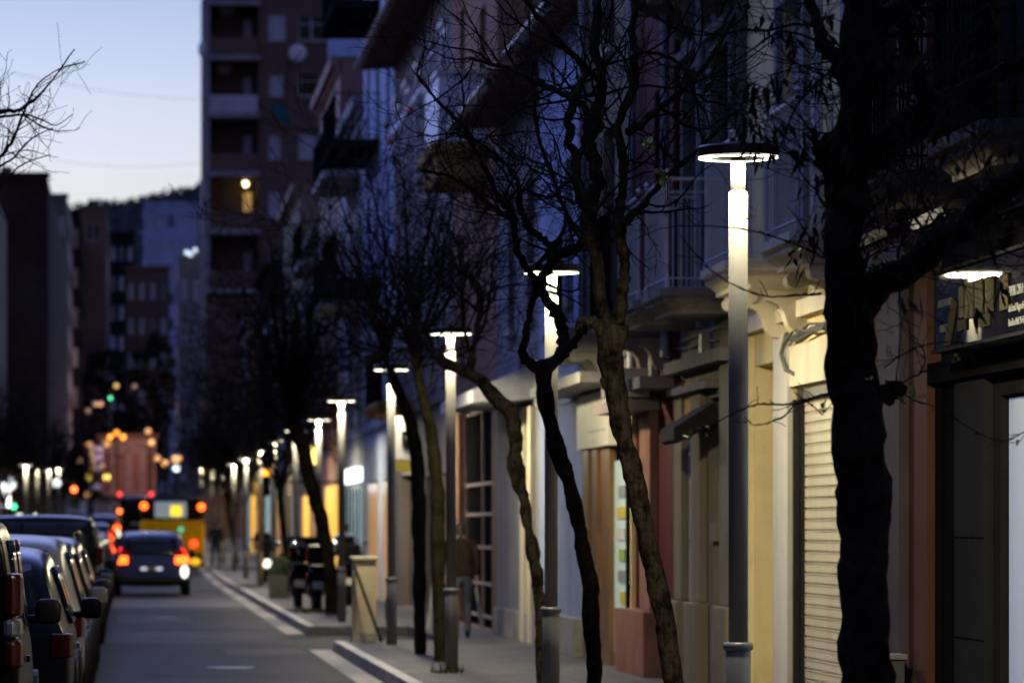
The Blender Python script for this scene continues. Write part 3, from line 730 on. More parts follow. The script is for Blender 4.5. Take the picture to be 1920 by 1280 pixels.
# --- long mauve house with white lintels
lng = house('mauve_house', 'long mauve grey house with white lintels under a deep eave', 66.0, 81.0, 11.4, lilac,
   ops=[(67.0, 68.4, FL, 2.7, .25), (70.5, 72.0, FL, 2.7, .25), (75.5, 79, FL, 2.8, .25)], floors=((4.3, 6.4), (8.4, 10.4)), eave=.7, pitch=2.6, surr=whiteiron, win_w=.9)
for a, b in ((67.0, 68.4), (70.5, 72.0), (75.5, 79)):
    d = MB(); mbox(d, Mr, a + .05, b - .05, .2, .24, FL, 2.65); d.build('door', [woodbrown, wooddark][int(a) % 2], lng)
balcony(lng, 74.3, 79.2, 4.2, 4.75, 5.5, ochre, iron, corbels=False)
# --- tall pale house
tal = house('tall_house', 'tall pale blue house with dark jutting balconies left of the mauve house', 81.0, 91.5, 17.5, bluewhite, ops=[(82.5, 84.2, FL, 2.8, .3), (86, 89.5, FL, 2.8, .3)], floors=((4.3, 6.3), (7.4, 9.4), (10.5, 12.5), (13.6, 15.6)), surr=None)
for z in (7.3, 10.4, 13.5):
    balcony(tal, 85.5, 91.2, z, 4.45, 5.5, darkpl, iron, corbels=False, steps=False)
for a, b in ((82.5, 84.2), (86, 89.5)):
    d = MB(); mbox(d, Mr, a + .05, b - .05, -.02, .02, FL, 2.75); d.build('shop_window', mat('warm shop glass', (.3, .2, .1), .3, var=0, emit=(1, .55, .25), es=.22), tal)
# --- white lit shop house
def lit_extra(root, M):
    s = MB(); s.box(5.36, 5.49, 91.8, 98.6, 2.86, 3.2); s.build('lit_sign', mat('white light box', (.8, .8, .8), .5, var=0, emit=(.82, .95, 1), es=2.6), root)
    d = MB(); mbox(d, M, 92.6, 99.4, -.02, .02, .3, 2.7); d.build('shop_window', mat('cool shop glass', (.3, .35, .4), .3, var=.0, emit=(.30, .55, .62), es=.6), root)
    for k in range(5):
        f = MB(); mbox(f, M, 92.8 + k * 1.4, 93.3 + k * 1.4, -.05, -.022, .3, 2.7); f.build('window_frame', slateg, root)
    ld = bpy.data.lights.new('sign_light', 'POINT'); ld.energy = 1.6; ld.color = (.7, .9, 1); ld.shadow_soft_size = .3
    lo = bpy.data.objects.new('sign_light', ld); C.objects.link(lo); lo.parent = root; lo.location = (-.9, 2.8, 2.9)
    for z in (7.3, 10.4):
        balcony(root, 93, 99, z, 4.6, 5.5, white, iron, corbels=False, steps=False)
house('lit_shop', 'white house with a glaring cool white shop sign at street level', 91.5, 102, 12, white, ops=[(92.5, 99.5, .3, 2.7, .25)], floors=((4.3, 6.3), (7.4, 9.4)), extra=lit_extra, cat='shop')
# --- orange lit shop, brick behind
def amber_extra(root, M):
    d = MB(); mbox(d, M, 103, 109.5, -.02, .02, .3, 2.9); d.build('shop_window', mat('amber shop glass', (.5, .3, .1), .3, var=.0, emit=(1, .50, .05), es=1.0), root)
    lm = MB(); lm.ball((4.9, 105.4, 3.72), .25, 12, 8); lm.build('wall_lamp', mat('amber lamp', (1, .8, .4), .4, var=0, emit=(1, .62, .12), es=4), root)
    ar = MB(); ar.tube([(5.5, 105.4, 3.9), (4.9, 105.4, 3.95), (4.9, 105.4, 3.88)], .03, 6); ar.build('lamp_arm', iron, root)
    ld = bpy.data.lights.new('wall_light', 'POINT'); ld.energy = 3.2; ld.color = (1, .55, .15); ld.shadow_soft_size = .2
    lo = bpy.data.objects.new('wall_light', ld); C.objects.link(lo); lo.parent = root; lo.location = (-.9, 3.4, 3.55)
    par = MB(); par.box(5.2, 14, 101.99, 102.25, 14.25, 15.35); par.build('parapet', bluewhite, root)
    for z in (5.6, 9.0):
        balcony(root, 103.5, 109.5, z, 4.5, 5.5, white, iron, corbels=False, steps=False)
house('brick_house', 'red brick house with a white parapet above an amber lit shop', 102, 113, 14.2, brick, ops=[(103, 109.5, .3, 2.9, .25)], floors=((4.4, 6.4), (7.6, 9.6), (10.8, 12.8)), extra=amber_extra)
cols = [grey, beige, white, darkpl, ochre, lilac]
labs = ['grey far house beyond the brick house on the right', 'beige far house with warm shop windows on the right row', 'pale far house near the end of the right row',
        'charcoal far house near the end of the right row', 'ochre far house near the end of the right row', 'last lilac grey house of the right row']
for k in range(6):
    a = 113 + k * 13.5; b = a + 13.5; g0 = gz((a + b) / 2); hh = [10.5, 13, 9.5, 12, 10, 11][k]
    rt = house('terraced_house', labs[k], a, b, hh, cols[k], ops=[(a + 1, a + 5, FL + g0, 2.8 + g0, .25), (a + 6.5, a + 11, FL + g0, 2.8 + g0, .25)], floors=((4.3, 6.3), (7.3, 9.0)))
    for q, (u, v) in enumerate(((a + 1, a + 5), (a + 6.5, a + 11))):
        d = MB(); mbox(d, Mr, u + .05, v - .05, -.02, .02, FL + g0, 2.75 + g0)
        d.build('shop_window', [mat('warm shop glass', None), wooddark, mat('cool shop glass', None), mat('amber shop glass', None)][(k * 2 + q * 3) % 4], rt)
# striped pole
st = thing('striped_pole', at(766, 210, 72), 'red and white striped pole slanting out from the mauve house', 'pole')
a_, b_ = at(803, 152, 71.5), at(728, 270, 71.5)
for nm, m_, segs in (('red_band', mat('red paint', (.75, .10, .06), .4, var=.1, emit=None), ((0, .07), (.42, .52), (.93, 1))), ('white_band', mat('white paint', (.82, .8, .82), .4, var=.1), ((.07, .42), (.52, .93)))):
    q = MB()
    for s0, s1 in segs: q.tube([a_.lerp(b_, s0), a_.lerp(b_, s1)], .07, 8)
    q.build(nm, m_, st, True)
br_ = MB(); br_.tube([a_, (5.45, 71.5, a_.z + .05)], .03, 6); br_.build('bracket', iron, st)

for rt, X_, ya, yb, z_ in ((orn, XO, 36.0, 39.6, 3.62), (mar, XM, 39.8, 42.9, 3.55), (wsh, XW, 43.0, 46.8, 3.7), (bl, 5.5, 47.0, 51.9, 3.4), (low, 5.5, 52.1, 57.9, 4.2), (gar, 5.5, 58.1, 65.9, 3.95)):
    cable(rt, X_, ya, yb, z_, int(ya))
# ------------------------------------------------------------------ apartment tower at the end of the right row
def tower():
    Y0 = 204.0; k = Y0 / F
    root = thing('apartment_tower', (8, Y0, gz(204)), 'tall brown brick apartment tower with stacked corner balconies against the sky', 'apartment tower')
    M = front_map(Y0)
    x0, xb, x1 = (385 - VX) * k, (488 - VX) * k, 14.5
    zt = EYE + (VY + 60) * k
    fl = [EYE + (VY - y) * k for y in (10, 112, 220, 330, 438, 548, 660, 770)]
    ops = []
    for z in fl[:6] + [fl[0] + 3.0]:
        ops.append((x0 + .25, xb - .1, z + .22, z + 2.95, 1.5))
    def pxop(p0, p1, q0, q1): return ((p0 - VX) * k, (p1 - VX) * k, EYE + (VY - q1) * k, EYE + (VY - q0) * k, .2)
    wins = [pxop(503, 536, 25, 76), pxop(560, 608, 30, 76), pxop(505, 531, 138, 180), pxop(504, 526, 250, 298), pxop(560, 600, 138, 180), pxop(560, 600, 250, 298), pxop(504, 526, 358, 405), pxop(560, 600, 358, 405),
            pxop(630, 668, 30, 76), pxop(630, 668, 138, 180), pxop(504, 526, 466, 512), pxop(560, 600, 466, 512)]
    mb = MB(); facade(mb, M, x0, x1, 0, zt, ops + wins, 14); mb.build('wall', brownbrick, root)
    wp = mat('sky blue window frame', (.5, .54, .62), .5, var=.05)
    for i, w in enumerate(wins): window(root, M, *w[:4], .2, fm=wp, pm=blindm if i % 3 != 1 else glassdark, mull=1 if i % 2 else 0, sill=True, bars=1)
    for i, z in enumerate(fl[:6] + [fl[0] + 3.0]):
        s = MB(); mbox(s, M, x0 - .15, xb, -.35, .0 - .004, z - .05, z + .22); mbox(s, M, x0 - .15, x0 + .24, -.3, -.004, z + .22, z + 2.94)
        s.build('balcony', mat('balcony concrete', (.27, .24, .27), .8, var=.2), root)
        p = MB(); mbox(p, M, x0 + .25, xb - .15, -.28, -.22, z + .22, z + 1.15); p.build('balcony_panel', brownbrick if i != 2 else blindm, root)
        d = MB(); mbox(d, M, xb - .85, xb - .42, 1.4, 1.47, z + .22, z + 2.3); d.build('balcony_door', mat('curtained door', (.42, .41, .42), .6, var=.1) if i != 4 else mat('lit room', (.8, .6, .3), .6, var=0, emit=(1, .62, .15), es=.25), root)
    dish = MB(); c = Vector(at(558, 100, Y0 - .5)); dish.ball(c, .47, 16, 8, sc=(1, .25, 1)); dish.build('satellite_dish', whiteiron, root)
    dish = MB(); c = Vector(at(379, 92, Y0 - .2)); dish.ball(c, .45, 16, 8, sc=(.5, .6, 1)); dish.build('satellite_dish', whiteiron, root)
    z4 = fl[4]
    bulb = MB(); bp = at(460, 345, Y0 + .3); bulb.ball(bp, .16, 10, 8); bulb.build('balcony_lamp', mat('warm bulb', (1, .9, .6), .5, var=0, emit=(1, .82, .45), es=6), root)
    ld = bpy.data.lights.new('balcony_light', 'POINT'); ld.energy = .22; ld.color = (1, .6, .2); ld.shadow_soft_size = .15
    lo = bpy.data.objects.new('balcony_light', ld); C.objects.link(lo); lo.parent = root; lo.location = bp + Vector((0, .3, -.3)) - ORG[root.name]
    for (px, py) in ((420, 128), (425, 20)):
        ac = MB(); q = at(px, py, Y0 + 1.2); ac.box(q.x - .35, q.x + .35, q.y, q.y + .3, q.z - .25, q.z + .25)
        ac.build('air_conditioner', whiteiron, root)
    gm = MB(); gm.add([at(505, 195, Y0 - 1), at(530, 195, Y0 - 1), at(548, 240, Y0 - 1.1), at(535, 235, Y0 - 1.2), at(512, 215, Y0 - 1)], [(0, 1, 2, 3, 4)])
    for v in list(gm.v): gm.v.append((v[0], v[1] + .05, v[2]))
    gm.f.append((9, 8, 7, 6, 5)); gm.mi.append(0); gm.build('green_awning', mat('teal awning cloth', (.02, .10, .10), .8, var=.2), root)
tower()

# ------------------------------------------------------------------ far blocks, hill
def block(name, label, px0, px1, ytop, Y, depth, m, rows, cols_, wm=None, base=0, seed=1, face='front', x_over=None):
    x0, x1 = x_over if x_over else ((px0 - VX) * Y / F, (px1 - VX) * Y / F)
    zt = EYE + (VY - ytop) * Y / F
    root = thing(name, ((x0 + x1) / 2, Y, base), label, 'apartment block')
    M = front_map(Y); ops = []; w = (x1 - x0) / cols_
    for r in range(rows):
        z = zt - 1.2 - r * 3.1 - 1.5
        for c in range(cols_):
            if z > base + 1: ops.append((x0 + w * (c + .25), x0 + w * (c + .75), z, z + 1.5, .15))
    mb = MB(); facade(mb, M, x0, x1, base, zt, ops, depth); mb.build('wall', m, root)
    rg = random.Random(seed)
    for o in ops: window(root, M, *o[:4], .15, fm=whiteiron, pm=blindm if rg.random() < .6 else glassdark, sill=False, mull=1, bars=0)
    p = MB(); mbox(p, M, x0 - .1, x1 + .1, -.1, .25, zt + .003, zt + .35); p.build('parapet', m, root)
    # street side windows (faces the roadway)
    side = 1 if x1 < 2 else -1
    M2 = (lambda u, d, z: (x1 - d + .02, u, z)) if side == 1 else (lambda u, d, z: (x0 + d - .02, u, z))
    n = max(1, int(depth / 7))
    for r in range(min(rows, 5)):
        z = zt - 1.2 - r * 3.1 - 1.5
        for c in range(n):
            if z > base + 1:
                u = Y + depth * (c + .5) / n; window(root, M2, u - .6, u + .6, z, z + 1.5, .04, pm=blindm if rg.random() < .25 else glassdark, sill=False, mull=1, bars=0, fm=wooddark)
    return root, zt
b1, z1 = block('apartment_block', 'dark flat roofed block at the left edge with a chimney', -40, 92, 335, 205, 55, mat('dark umber render', (.05, .035, .028), .85, var=.3, scale=.6), 0, 1, base=0, seed=2, x_over=(-15, (90 - VX) * 205 / F))
ch = MB(); q = at(12, 335, 206); ch.box(q.x - .3, q.x + .3, 206, 206.8, q.z, q.z + .65); ch.build('chimney', brick, b1)
block('apartment_block', 'dim blue grey block peeping right of the dark left block', 86, 126, 372, 275, 30, grey, 6, 2, base=2, seed=4)
block('apartment_block', 'low dim block in front of the hill left of the brown slab', 118, 150, 400, 300, 30, darkpl, 5, 2, base=3, seed=5)
block('apartment_block', 'plain brown slab block below the hill on the left', 150, 200, 393, 330, 40, brownbrick, 1, 1, base=4, seed=6)
block('apartment_block', 'pale blue far apartment block with rows of balconies under the hill', 270, 372, 384, 460, 20, bluewhite, 7, 5, base=5, seed=7)
block('apartment_block', 'narrow dark block left of the pale blue far apartments', 204, 252, 440, 400, 20, darkpl, 6, 3, base=5, seed=8)
block('apartment_block', 'brown lower block with a pale roof in the middle distance', 236, 318, 505, 345, 20, brownbrick, 4, 4, base=5, seed=9)
bw, zw = block('apartment_block', 'narrow pale house just left of the brick tower with bright roof lamps', 334, 380, 488, 262, 12, mat('pale pink stucco', (.22, .19, .195), .8, var=.2, scale=1.5), 5, 2, base=2, seed=10)
rl = MB()
for px, py in ((350, 473), (366, 469), (357, 477)): rl.ball(at(px, py, 261), .16, 8, 6)
rl.build('roof_lamp', mat('cool roof lamp', (.9, 1, 1), .5, var=0, emit=(.75, .9, 1), es=1.1), bw)
# street end building, orange lit
def end_building():
    Y = 300; k = Y / F; g0 = gz(Y)
    root = thing('street_end_building', (0, Y, g0), 'pink brick building closing the far end of the street under amber lamps', 'building')
    M = front_map(Y)
    x0, x1 = (186 - VX) * k, (292 - VX) * k; zt = EYE + (VY - 822) * k
    ops = [(x0 + .35 + i * 1.1, x0 + .95 + i * 1.1, g0 + .3, zt - 1.2, .2) for i in range(4)]
    mb = MB(); facade(mb, M, x0, x1, g0 - 1, zt, ops, 12); mb.build('wall', mat('pink brick wash', (.40, .27, .25), .8, var=.25, scale=2), root)
    for o in ops:
        w = MB(); mbox(w, M, o[0], o[1], .1, .18, o[2], o[3]); w.build('shutter', mat('dusty pink shutter', (.34, .17, .14), .7, var=.2), root)
    c = MB(); mbox(c, M, x0 - .2, x1 + .2, -.3, .02, zt + .003, zt + .35); c.build('cornice', pink, root)
    ld = bpy.data.lights.new('facade_light', 'POINT'); ld.energy = 130; ld.color = (1, .60, .42); ld.shadow_soft_size = .3
    lo = bpy.data.objects.new('facade_light', ld); C.objects.link(lo); lo.parent = root; lo.location = (1, -9, zt + 1.5 - g0)
end_building()
def stacked():
    Y = 293; k = Y / F; root = thing('balcony_house', ((181 - VX) * k, Y, gz(Y)), 'slim house with a stack of pale lit balconies left of the pink building', 'house')
    x0, x1 = (163 - VX) * k, (185 - VX) * k; M = front_map(Y); zt = EYE + (VY - 828) * k
    mb = MB(); facade(mb, M, x0 - .3, x1, gz(Y) - 1, zt, [], 8); mb.build('wall', mat('umber wall', (.08, .05, .045), .8, var=.2), root)
    for a, b in ((835, 846), (852, 862), (868, 882), (907, 919)):
        p = MB(); mbox(p, M, (170 - VX) * k, (193 - VX) * k, -.8, -.003, EYE + (VY - b) * k, EYE + (VY - a) * k); p.build('balcony', mat('lit lavender balcony', (.5, .46, .6), .6, var=.1, emit=(.55, .48, .75), es=.28), root)  # balconies given a glow of their own to look lit
stacked()
hill = MB()
nx, ny = 70, 14
hp = [(-400, 420), (60, 405), (130, 398), (160, 391), (200, 388), (235, 386), (262, 378), (300, 369), (330, 362), (360, 357), (385, 353), (450, 345), (700, 330), (1200, 340), (2400, 420)]
def hz(px):
    for (a, ya), (b, yb) in zip(hp[:-1], hp[1:]):
        if a <= px <= b: return ya + (yb - ya) * (px - a) / (b - a)
    return 420
for j in range(ny + 1):
    Yd = 560 + 60 * j
    for i in range(nx + 1):
        px = -400 + 2800 * i / nx; t = min(1, j / 8)
        top = EYE + (VY - hz(px)) * 1040 / F
        z = 5 + (top - 5) * (t ** .8) + noise.noise(Vector((px * .05, Yd * .02, 0))) * 1.5 * t
        if j > 8: z -= (j - 8) * 6
        hill.v.append(((px - VX) * 1040 / F, Yd, z))
for j in range(ny):
    for i in range(nx):
        a = j * (nx + 1) + i; hill.f.append((a, a + 1, a + nx + 2, a + nx + 1)); hill.mi.append(0)
tag(hill.build('hill', mat('dark wooded hillside', (.09, .095, .11), .95, var=.5, scale=.08), None, True), kind='structure')
# wooded skyline of the hill
hw = MB(); rg = random.Random(8)
for k in range(900):
    px = rg.uniform(90, 400); t = rg.uniform(.55, 1)
    top = EYE + (VY - hz(px)) * 1040 / F; z = 5 + (top - 5) * (t ** .8); Yd = 560 + 480 * t; x = (px - VX) * 1040 / F; h = rg.uniform(1.0, 2.6)
    for q in range(5):
        c = Vector((x + rg.gauss(0, .8), Yd + rg.gauss(0, .8), z + rg.uniform(0, h)))
        a = rg.uniform(0, 6.28); u = Vector((math.cos(a), math.sin(a), rg.uniform(-.4, .4))) * rg.uniform(.4, 1); w = Vector((0, rg.uniform(-.4, .4), 1)) * rg.uniform(.4, 1)
        hw.add([c - u, c - w, c + u, c + w], [(0, 1, 2, 3)])
tag(hw.build('woodland', mat('dark wood foliage', (.07, .075, .085), .9, var=.4, scale=.3)), 'dark scrubby woodland covering the far hill', 'woodland', kind='stuff')
# left terrace, mostly outside the frame, shades the street
for k in range(8):
    a = 8 + k * 23; root = thing('terraced_house', (-6.3, a, 0), 'house of the left terrace facing the lit pavement', 'house', 'left terrace houses')
    mb = MB(); M = left_map(-6.3); hh = [12, 14, 11, 15, 13, 16, 12, 17][k]
    ops = [(a + 1.5 + i * 3.6, a + 2.7 + i * 3.6, z, z + 2.1, .2) for i in range(6) for z in (4.2, 7.4)]
    facade(mb, M, a + .01, a + 22.99, -.3, hh, ops, 9); mb.build('wall', [beige, grey, orange, white, ochre, lilac, brownbrick, beige][k], root)
    for o in ops: window(root, M, *o, fm=wooddark)

# ------------------------------------------------------------------ far lights
def post_lamp(px, py, Y, col, es, label, group, r=.2, light=0, name='post_lamp'):
    p = at(px, py, Y); g0 = gz(Y)
    t = thing(name, (p.x, Y, g0), label, 'street lamp', group)
    q = MB(); q.tube([(p.x, Y, g0), (p.x, Y, p.z)], .05, 6); q.build('pole', iron, t)
    b = MB(); b.ball(p, r, 10, 8); b.build('globe', mat('globe %s %s' % (col, es), (1, .8, .5), .5, var=0, emit=col, es=es), t)
AMB, YEL, WHT, RED, GRN = (1, .30, .03), (1, .62, .10), (.85, .95, 1), (1, .05, .02), (.08, .9, .35)
WRM = (1, .45, .12)
glab = 'small amber street light glowing far up the road'
for px, py, Y, col, es in ((218, 723, 300, YEL, .7), (252, 724, 305, WRM, .12), (278, 808, 270, WRM, 1.3), (284, 829, 262, WRM, 2.0), (295, 858, 255, WRM, 1.5), (309, 868, 248, WRM, 1.8), (327, 860, 245, WRM, 2.), (335, 860, 250, WRM, 2.2),
    (165, 770, 290, WRM, .16), (178, 757, 290, WRM, .2), (188, 757, 296, WRM, .13), (148, 863, 240, WRM, .5), (168, 834, 238, WRM, .8), (172, 849, 240, WRM, .6), (173, 863, 242, WRM, .5), (174, 878, 244, WRM, .6), (191, 873, 246, WRM, .4),
    (168, 894, 243, YEL, 2.6), (200, 894, 241, YEL, 3.4), (165, 926, 240, WRM, 1.3), (200, 831, 240, WRM, 1.6)):
    post_lamp(px, py, Y, col, es, glab, 'far amber street lights')
post_lamp(331, 877, 235, WHT, 3.2, 'far white globe light below the amber lights right of the street end', None)
post_lamp(106, 905, 190, WHT, 2.2, 'bluish white globe light above the far left shopfronts', None)
# amber trio
t = thing('warning_lights', at(218, 820, 282), 'three bright orange lights in a triangle above the pink building', 'warning lights')
for px, py in ((207, 819), (219, 811), (231, 819)):
    b = MB(); b.ball(at(px, py, 282), .19, 10, 8); b.build('lamp', mat('orange lamp', (1, .5, .1), .5, var=0, emit=AMB, es=4), t)
fr = MB()
P3 = [at(207, 819, 282.2), at(219, 811, 282.2), at(231, 819, 282.2)]
for i in range(3): fr.tube([P3[i], P3[(i + 1) % 3]], .03, 5)
fr.tube([at(219, 819, 282.2), (at(219, 819, 282.2).x, 282.2, gz(282))], .06, 6); fr.build('frame', iron, t)
# traffic lights
def traffic_light(px, py, Y, on, label, es=4):
    p = at(px, py, Y); g0 = gz(Y)
    t = thing('traffic_light', (p.x, Y, g0), label, 'traffic light')
    q = MB(); q.tube([(p.x, Y + .12, g0), (p.x, Y + .12, p.z + .3)], .06, 8); q.build('pole', alu, t)
    zz = {'red': 0, 'green': .56}[on]
    h = MB(); h.box(p.x - .16, p.x + .16, Y, Y + .2, p.z - .72 + zz, p.z + .17 + zz); h.build('housing', iron, t, bevel=.02)
    for k, nm in enumerate(('red', 'amber', 'green')):
        c = (p.x, Y - .01, p.z + zz - .28 * k); l = MB(); l.ball(c, .12, 12, 6, sc=(1, .3, 1))
        lit = nm == on
        l.build('lens', mat('signal %s %s' % (nm, lit), {'red': (.2, .01, .01), 'amber': (.2, .08, .01), 'green': (.01, .15, .06)}[nm], .3, var=0, emit={'red': (1, .14, .03), 'green': GRN}.get(nm) if lit else None, es=es), t)
traffic_light(139, 917, 150, 'red', 'traffic light showing red on the left beyond the parked cars', 6)
traffic_light(26, 949, 165, 'green', 'traffic light showing green below the white shop sign on the left')
traffic_light(207, 746, 310, 'green', 'tiny far traffic light showing green up the hill', .35)
traffic_light(224, 958, 200, 'red', 'far traffic light showing red left of the yellow bus', 3)
# lit sign and shopfronts far left
sgn = thing('light_box_sign', at(15, 925, 175), 'glaring white light box sign at the far left', 'sign')
b = MB(); p0, p1 = at(3, 950, 175), at(29, 905, 175); b.box(p0.x, p1.x, 175, 175.3, p0.z, p1.z); b.build('panel', mat('white panel', (.8, .8, .8), .5, var=0, emit=(.9, .98, 1), es=3.5), sgn)
b = MB(); p2 = at(21, 897, 175); b.ball(p2, .13, 8, 6); b.build('lamp', mat('cool lamp', (.8, .9, 1), .5, var=0, emit=(.7, .85, 1), es=2), sgn)
b = MB(); b.tube([(p0.x + .3, 175.35, gz(175)), (p0.x + .3, 175.35, p1.z)], .07, 8); b.build('pole', iron, sgn)
for px, w_, ya, yb, lab in ((36, 11, 962, 1000, 'tall pale lit window panel left of its twin on the far left pavement'), (67, 8, 962, 998, 'slimmer pale lit window panel right of its twin on the far left pavement')):
    p0, p1 = at(px - w_ / 2, yb, 140), at(px + w_ / 2, ya, 140)
    t = thing('lit_panel', (p0.x, 140, p0.z), lab, 'shop window')
    b = MB(); b.box(p0.x, p1.x, 140, 140.25, p0.z + .1, p1.z); b.build('panel', mat('pale panel', (.7, .8, .75), .5, var=0, emit=(.75, .95, .72), es=1.0), t, bevel=.03)  # free-standing glowing panels stand for lit shop windows
    b = MB(); b.box(p0.x + .03, p1.x - .03, 140.03, 140.22, gz(140), p0.z + .098); b.build('foot', iron, t)

# ------------------------------------------------------------------ vehicles
def paint(name, c, metal=.3): return mat(name, c, .25, metal * .5, var=0, coat=0., spec=.04)
redglass = mat('red lens', (.03, .0015, .0015), .2, var=0, spec=.2)
clearglass = mat('clear lens', (.22, .22, .24), .12, .6, var=.3, scale=60)
brakeon = mat('lit brake lens', (.8, .05, .02), .3, var=0, emit=(1, .085, .008), es=7)
brakeedge = mat('lit red lens edge', (.6, .02, .01), .3, var=0, emit=(1, .03, .008), es=2.6)
platem = mat('number plate', (.6, .6, .58), .5, var=0)
blackpl = mat('black plastic', (.006, .006, .006), .5, var=.1, spec=.15)
carglass = mat('tinted car glass', (.006, .008, .014), .05, var=0, spec=.3)
def car(label, xr, yr, Lc, Wc, Hc, pm, kind='suv', lit=False, group='cars parked along the left kerb', cat='car', name='parked_car', roofm=None):
    """xr = x of the right flank, yr = y of the rear"""
    xc = xr - Wc / 2; g0 = gz(yr + 2); w = Wc / 2
    root = thing(name, (xc, yr, g0), label, cat, group)
    def T(x, y, z): return (xc + x, yr + y, g0 + z)
    belt = .96 if Hc < 1.7 else 1.05
    if kind == 'van': st_ = [(0, .93, 1.0, .42, belt, belt + .02, .90), (.03, .97, .99, .3, belt, Hc - .45, .90), (.07, .985, 1, .28, belt, Hc - .05, .85), (.16, 1, 1, .22, belt, Hc, .84), (Lc * .45, 1, 1, .22, belt, Hc, .83), (Lc - 1.75, 1, 1, .22, belt, Hc - .05, .82), (Lc - .95, .99, .97, .22, belt, belt + .08, .86), (Lc - .2, .92, .9, .25, belt - .15, belt - .12, .8), (Lc, .8, .78, .35, belt - .35, belt - .32, .7)]
    else: st_ = [(0, .88, .92, .42, belt - .04, belt, .84), (.07, .95, .955, .3, belt, belt + .06, .84), (.38, .985, .985, .25, belt, Hc - .16, .74), (.62, 1, .99, .22, belt, Hc - .05, .75), (Lc * .42, 1, 1, .21, belt, Hc, .76), (Lc - 2.0, 1, 1, .21, belt, Hc - .06, .75), (Lc - 1.15, .99, .97, .21, belt - .02, belt + .03, .82), (Lc - .25, .93, .9, .24, belt - .17, belt - .14, .78), (Lc, .8, .78, .35, belt - .33, belt - .3, .68)]
    mb = MB(); n = 0
    for (y, k1, k2, zb, zbe, zr, kr) in st_:
        half = [(0, zb), (w * k1 * .86, zb), (w * k1 * .985, zb + .1), (w * k1, (zb + zbe) / 2), (w * k2 * .985, zbe - .05), (w * k2 * .955, zbe), (w * kr + .03, max(zr - .10, zbe + .01)), (w * kr - .04, zr - .02), (w * kr * .6, zr + .005), (0, zr + .015)]
        ring = half + [(-x, z) for x, z in half[-2:0:-1]]; n = len(ring)
        mb.v += [T(x, y, z) for x, z in ring]
    for i in range(len(st_) - 1):
        for k in range(n):
            a, b = i * n + k, i * n + (k + 1) % n; mb.f.append((a, b, b + n, a + n)); mb.mi.append(0)
    mb.f.append(tuple(range(n))); mb.f.append(tuple(range((len(st_) - 1) * n, len(st_) * n))); mb.mi += [0, 0]
    mb.build('body', pm, root, True, subd=2)
    def patch_(name, corners, m, off, nu=6, nv=4, bulge=.02, parent=None):
        p = MB(); c = [Vector(T(*q)) for q in corners]; nrm = (c[1] - c[0]).cross(c[3] - c[0]).normalized()
        ctr = sum(c, Vector()) / 4
        if nrm.dot(ctr - Vector(T(0, Lc / 2, .8))) < 0: nrm = -nrm
        for s_ in (off, off - .03):
            for j in range(nv + 1):
                for i in range(nu + 1):
                    u, v = i / nu, j / nv
                    q = c[0].lerp(c[1], u).lerp(c[3].lerp(c[2], u), v) + nrm * (s_ + bulge * 4 * u * (1 - u) * 1.0)
                    p.v.append(tuple(q))
        o2 = (nu + 1) * (nv + 1)
        for j in range(nv):
            for i in range(nu):
                a = j * (nu + 1) + i; p.f += [(a, a + 1, a + nu + 2, a + nu + 1), (a + o2, a + nu + 1 + o2, a + nu + 2 + o2, a + 1 + o2)]; p.mi += [0, 0]
        rim = [i for i in range(nu + 1)] + [j * (nu + 1) + nu for j in range(1, nv + 1)] + [nv * (nu + 1) + i for i in range(nu - 1, -1, -1)] + [j * (nu + 1) for j in range(nv - 1, 0, -1)]
        for a, b in zip(rim, rim[1:] + rim[:1]): p.f.append((a, b, b + o2, a + o2)); p.mi.append(0)
        return p.build(name, m, parent or root, True)
    if kind == 'van':
        patch_('rear_window', [(-w * .80, .0, belt + .06), (w * .80, .0, belt + .06), (w * .78, .05, Hc - .10), (-w * .78, .05, Hc - .10)], carglass, .03)
    else:
        patch_('rear_window', [(-w * .76, .12, belt + .05), (w * .76, .12, belt + .05), (w * .62, .40, Hc - .17), (-w * .62, .40, Hc - .17)], carglass, .04, bulge=.05)
    for sx in (-1, 1):
        for y0, y1, in ((.75, Lc * .36), (Lc * .37, Lc * .56)):
            kr = .84 if kind == 'van' else .76
            patch_('side_window', [(sx * w * .955, y0, belt + .04), (sx * w * .955, y1, belt + .04), (sx * (w * kr + .04), y1 - .05, Hc - .17), (sx * (w * kr + .04), y0 + .08, Hc - .17)], carglass, .012, bulge=.01)
        # mirror
        mm = MB(); my = Lc - 1.75
        mm.sball(T(sx * (w + .095), my, belt + .12), (.088, .06, .085)); mm.tube([T(sx * (w - .06), my + .02, belt + .06), T(sx * (w + .06), my, belt + .08)], .03, 8)
        mm.build('mirror', blackpl if kind == 'van' or lit else pm, root, True)
        for y in ((.85, Lc - .85)):
            wh = MB(); r_ = .34; xo = sx * (w + .012); xi = sx * (w - .2)
            pr = [(xi, r_ - .03), (xi, r_), (xo - sx * .02, r_), (xo, r_ - .03), (xo, r_ - .10)]
            for k in range(24):
                a = 2 * math.pi * k / 24
                for x, rr in pr: wh.v.append(T(x, y + math.cos(a) * rr, r_ + math.sin(a) * rr))
            q = len(pr)
            for k in range(24):
                for i in range(q - 1):
                    a, b = k * q + i, ((k + 1) % 24) * q + i; wh.f.append((a, b, b + 1, a + 1)); wh.mi.append(0)
            wo = wh.build('wheel', rubber, root, True)
            rm = MB(); rm.tube([T(xo - sx * .05, y, r_), T(xo - sx * .01, y, r_)], r_ - .1, 20); rm.build('rim', alu, wo)
            ar = MB(); ar.tube([T(sx * (w - .12), y, r_ + .02), T(sx * (w + .004), y, r_ + .02)], r_ + .05, 26); ar.build('wheel_arch', blackpl, root)
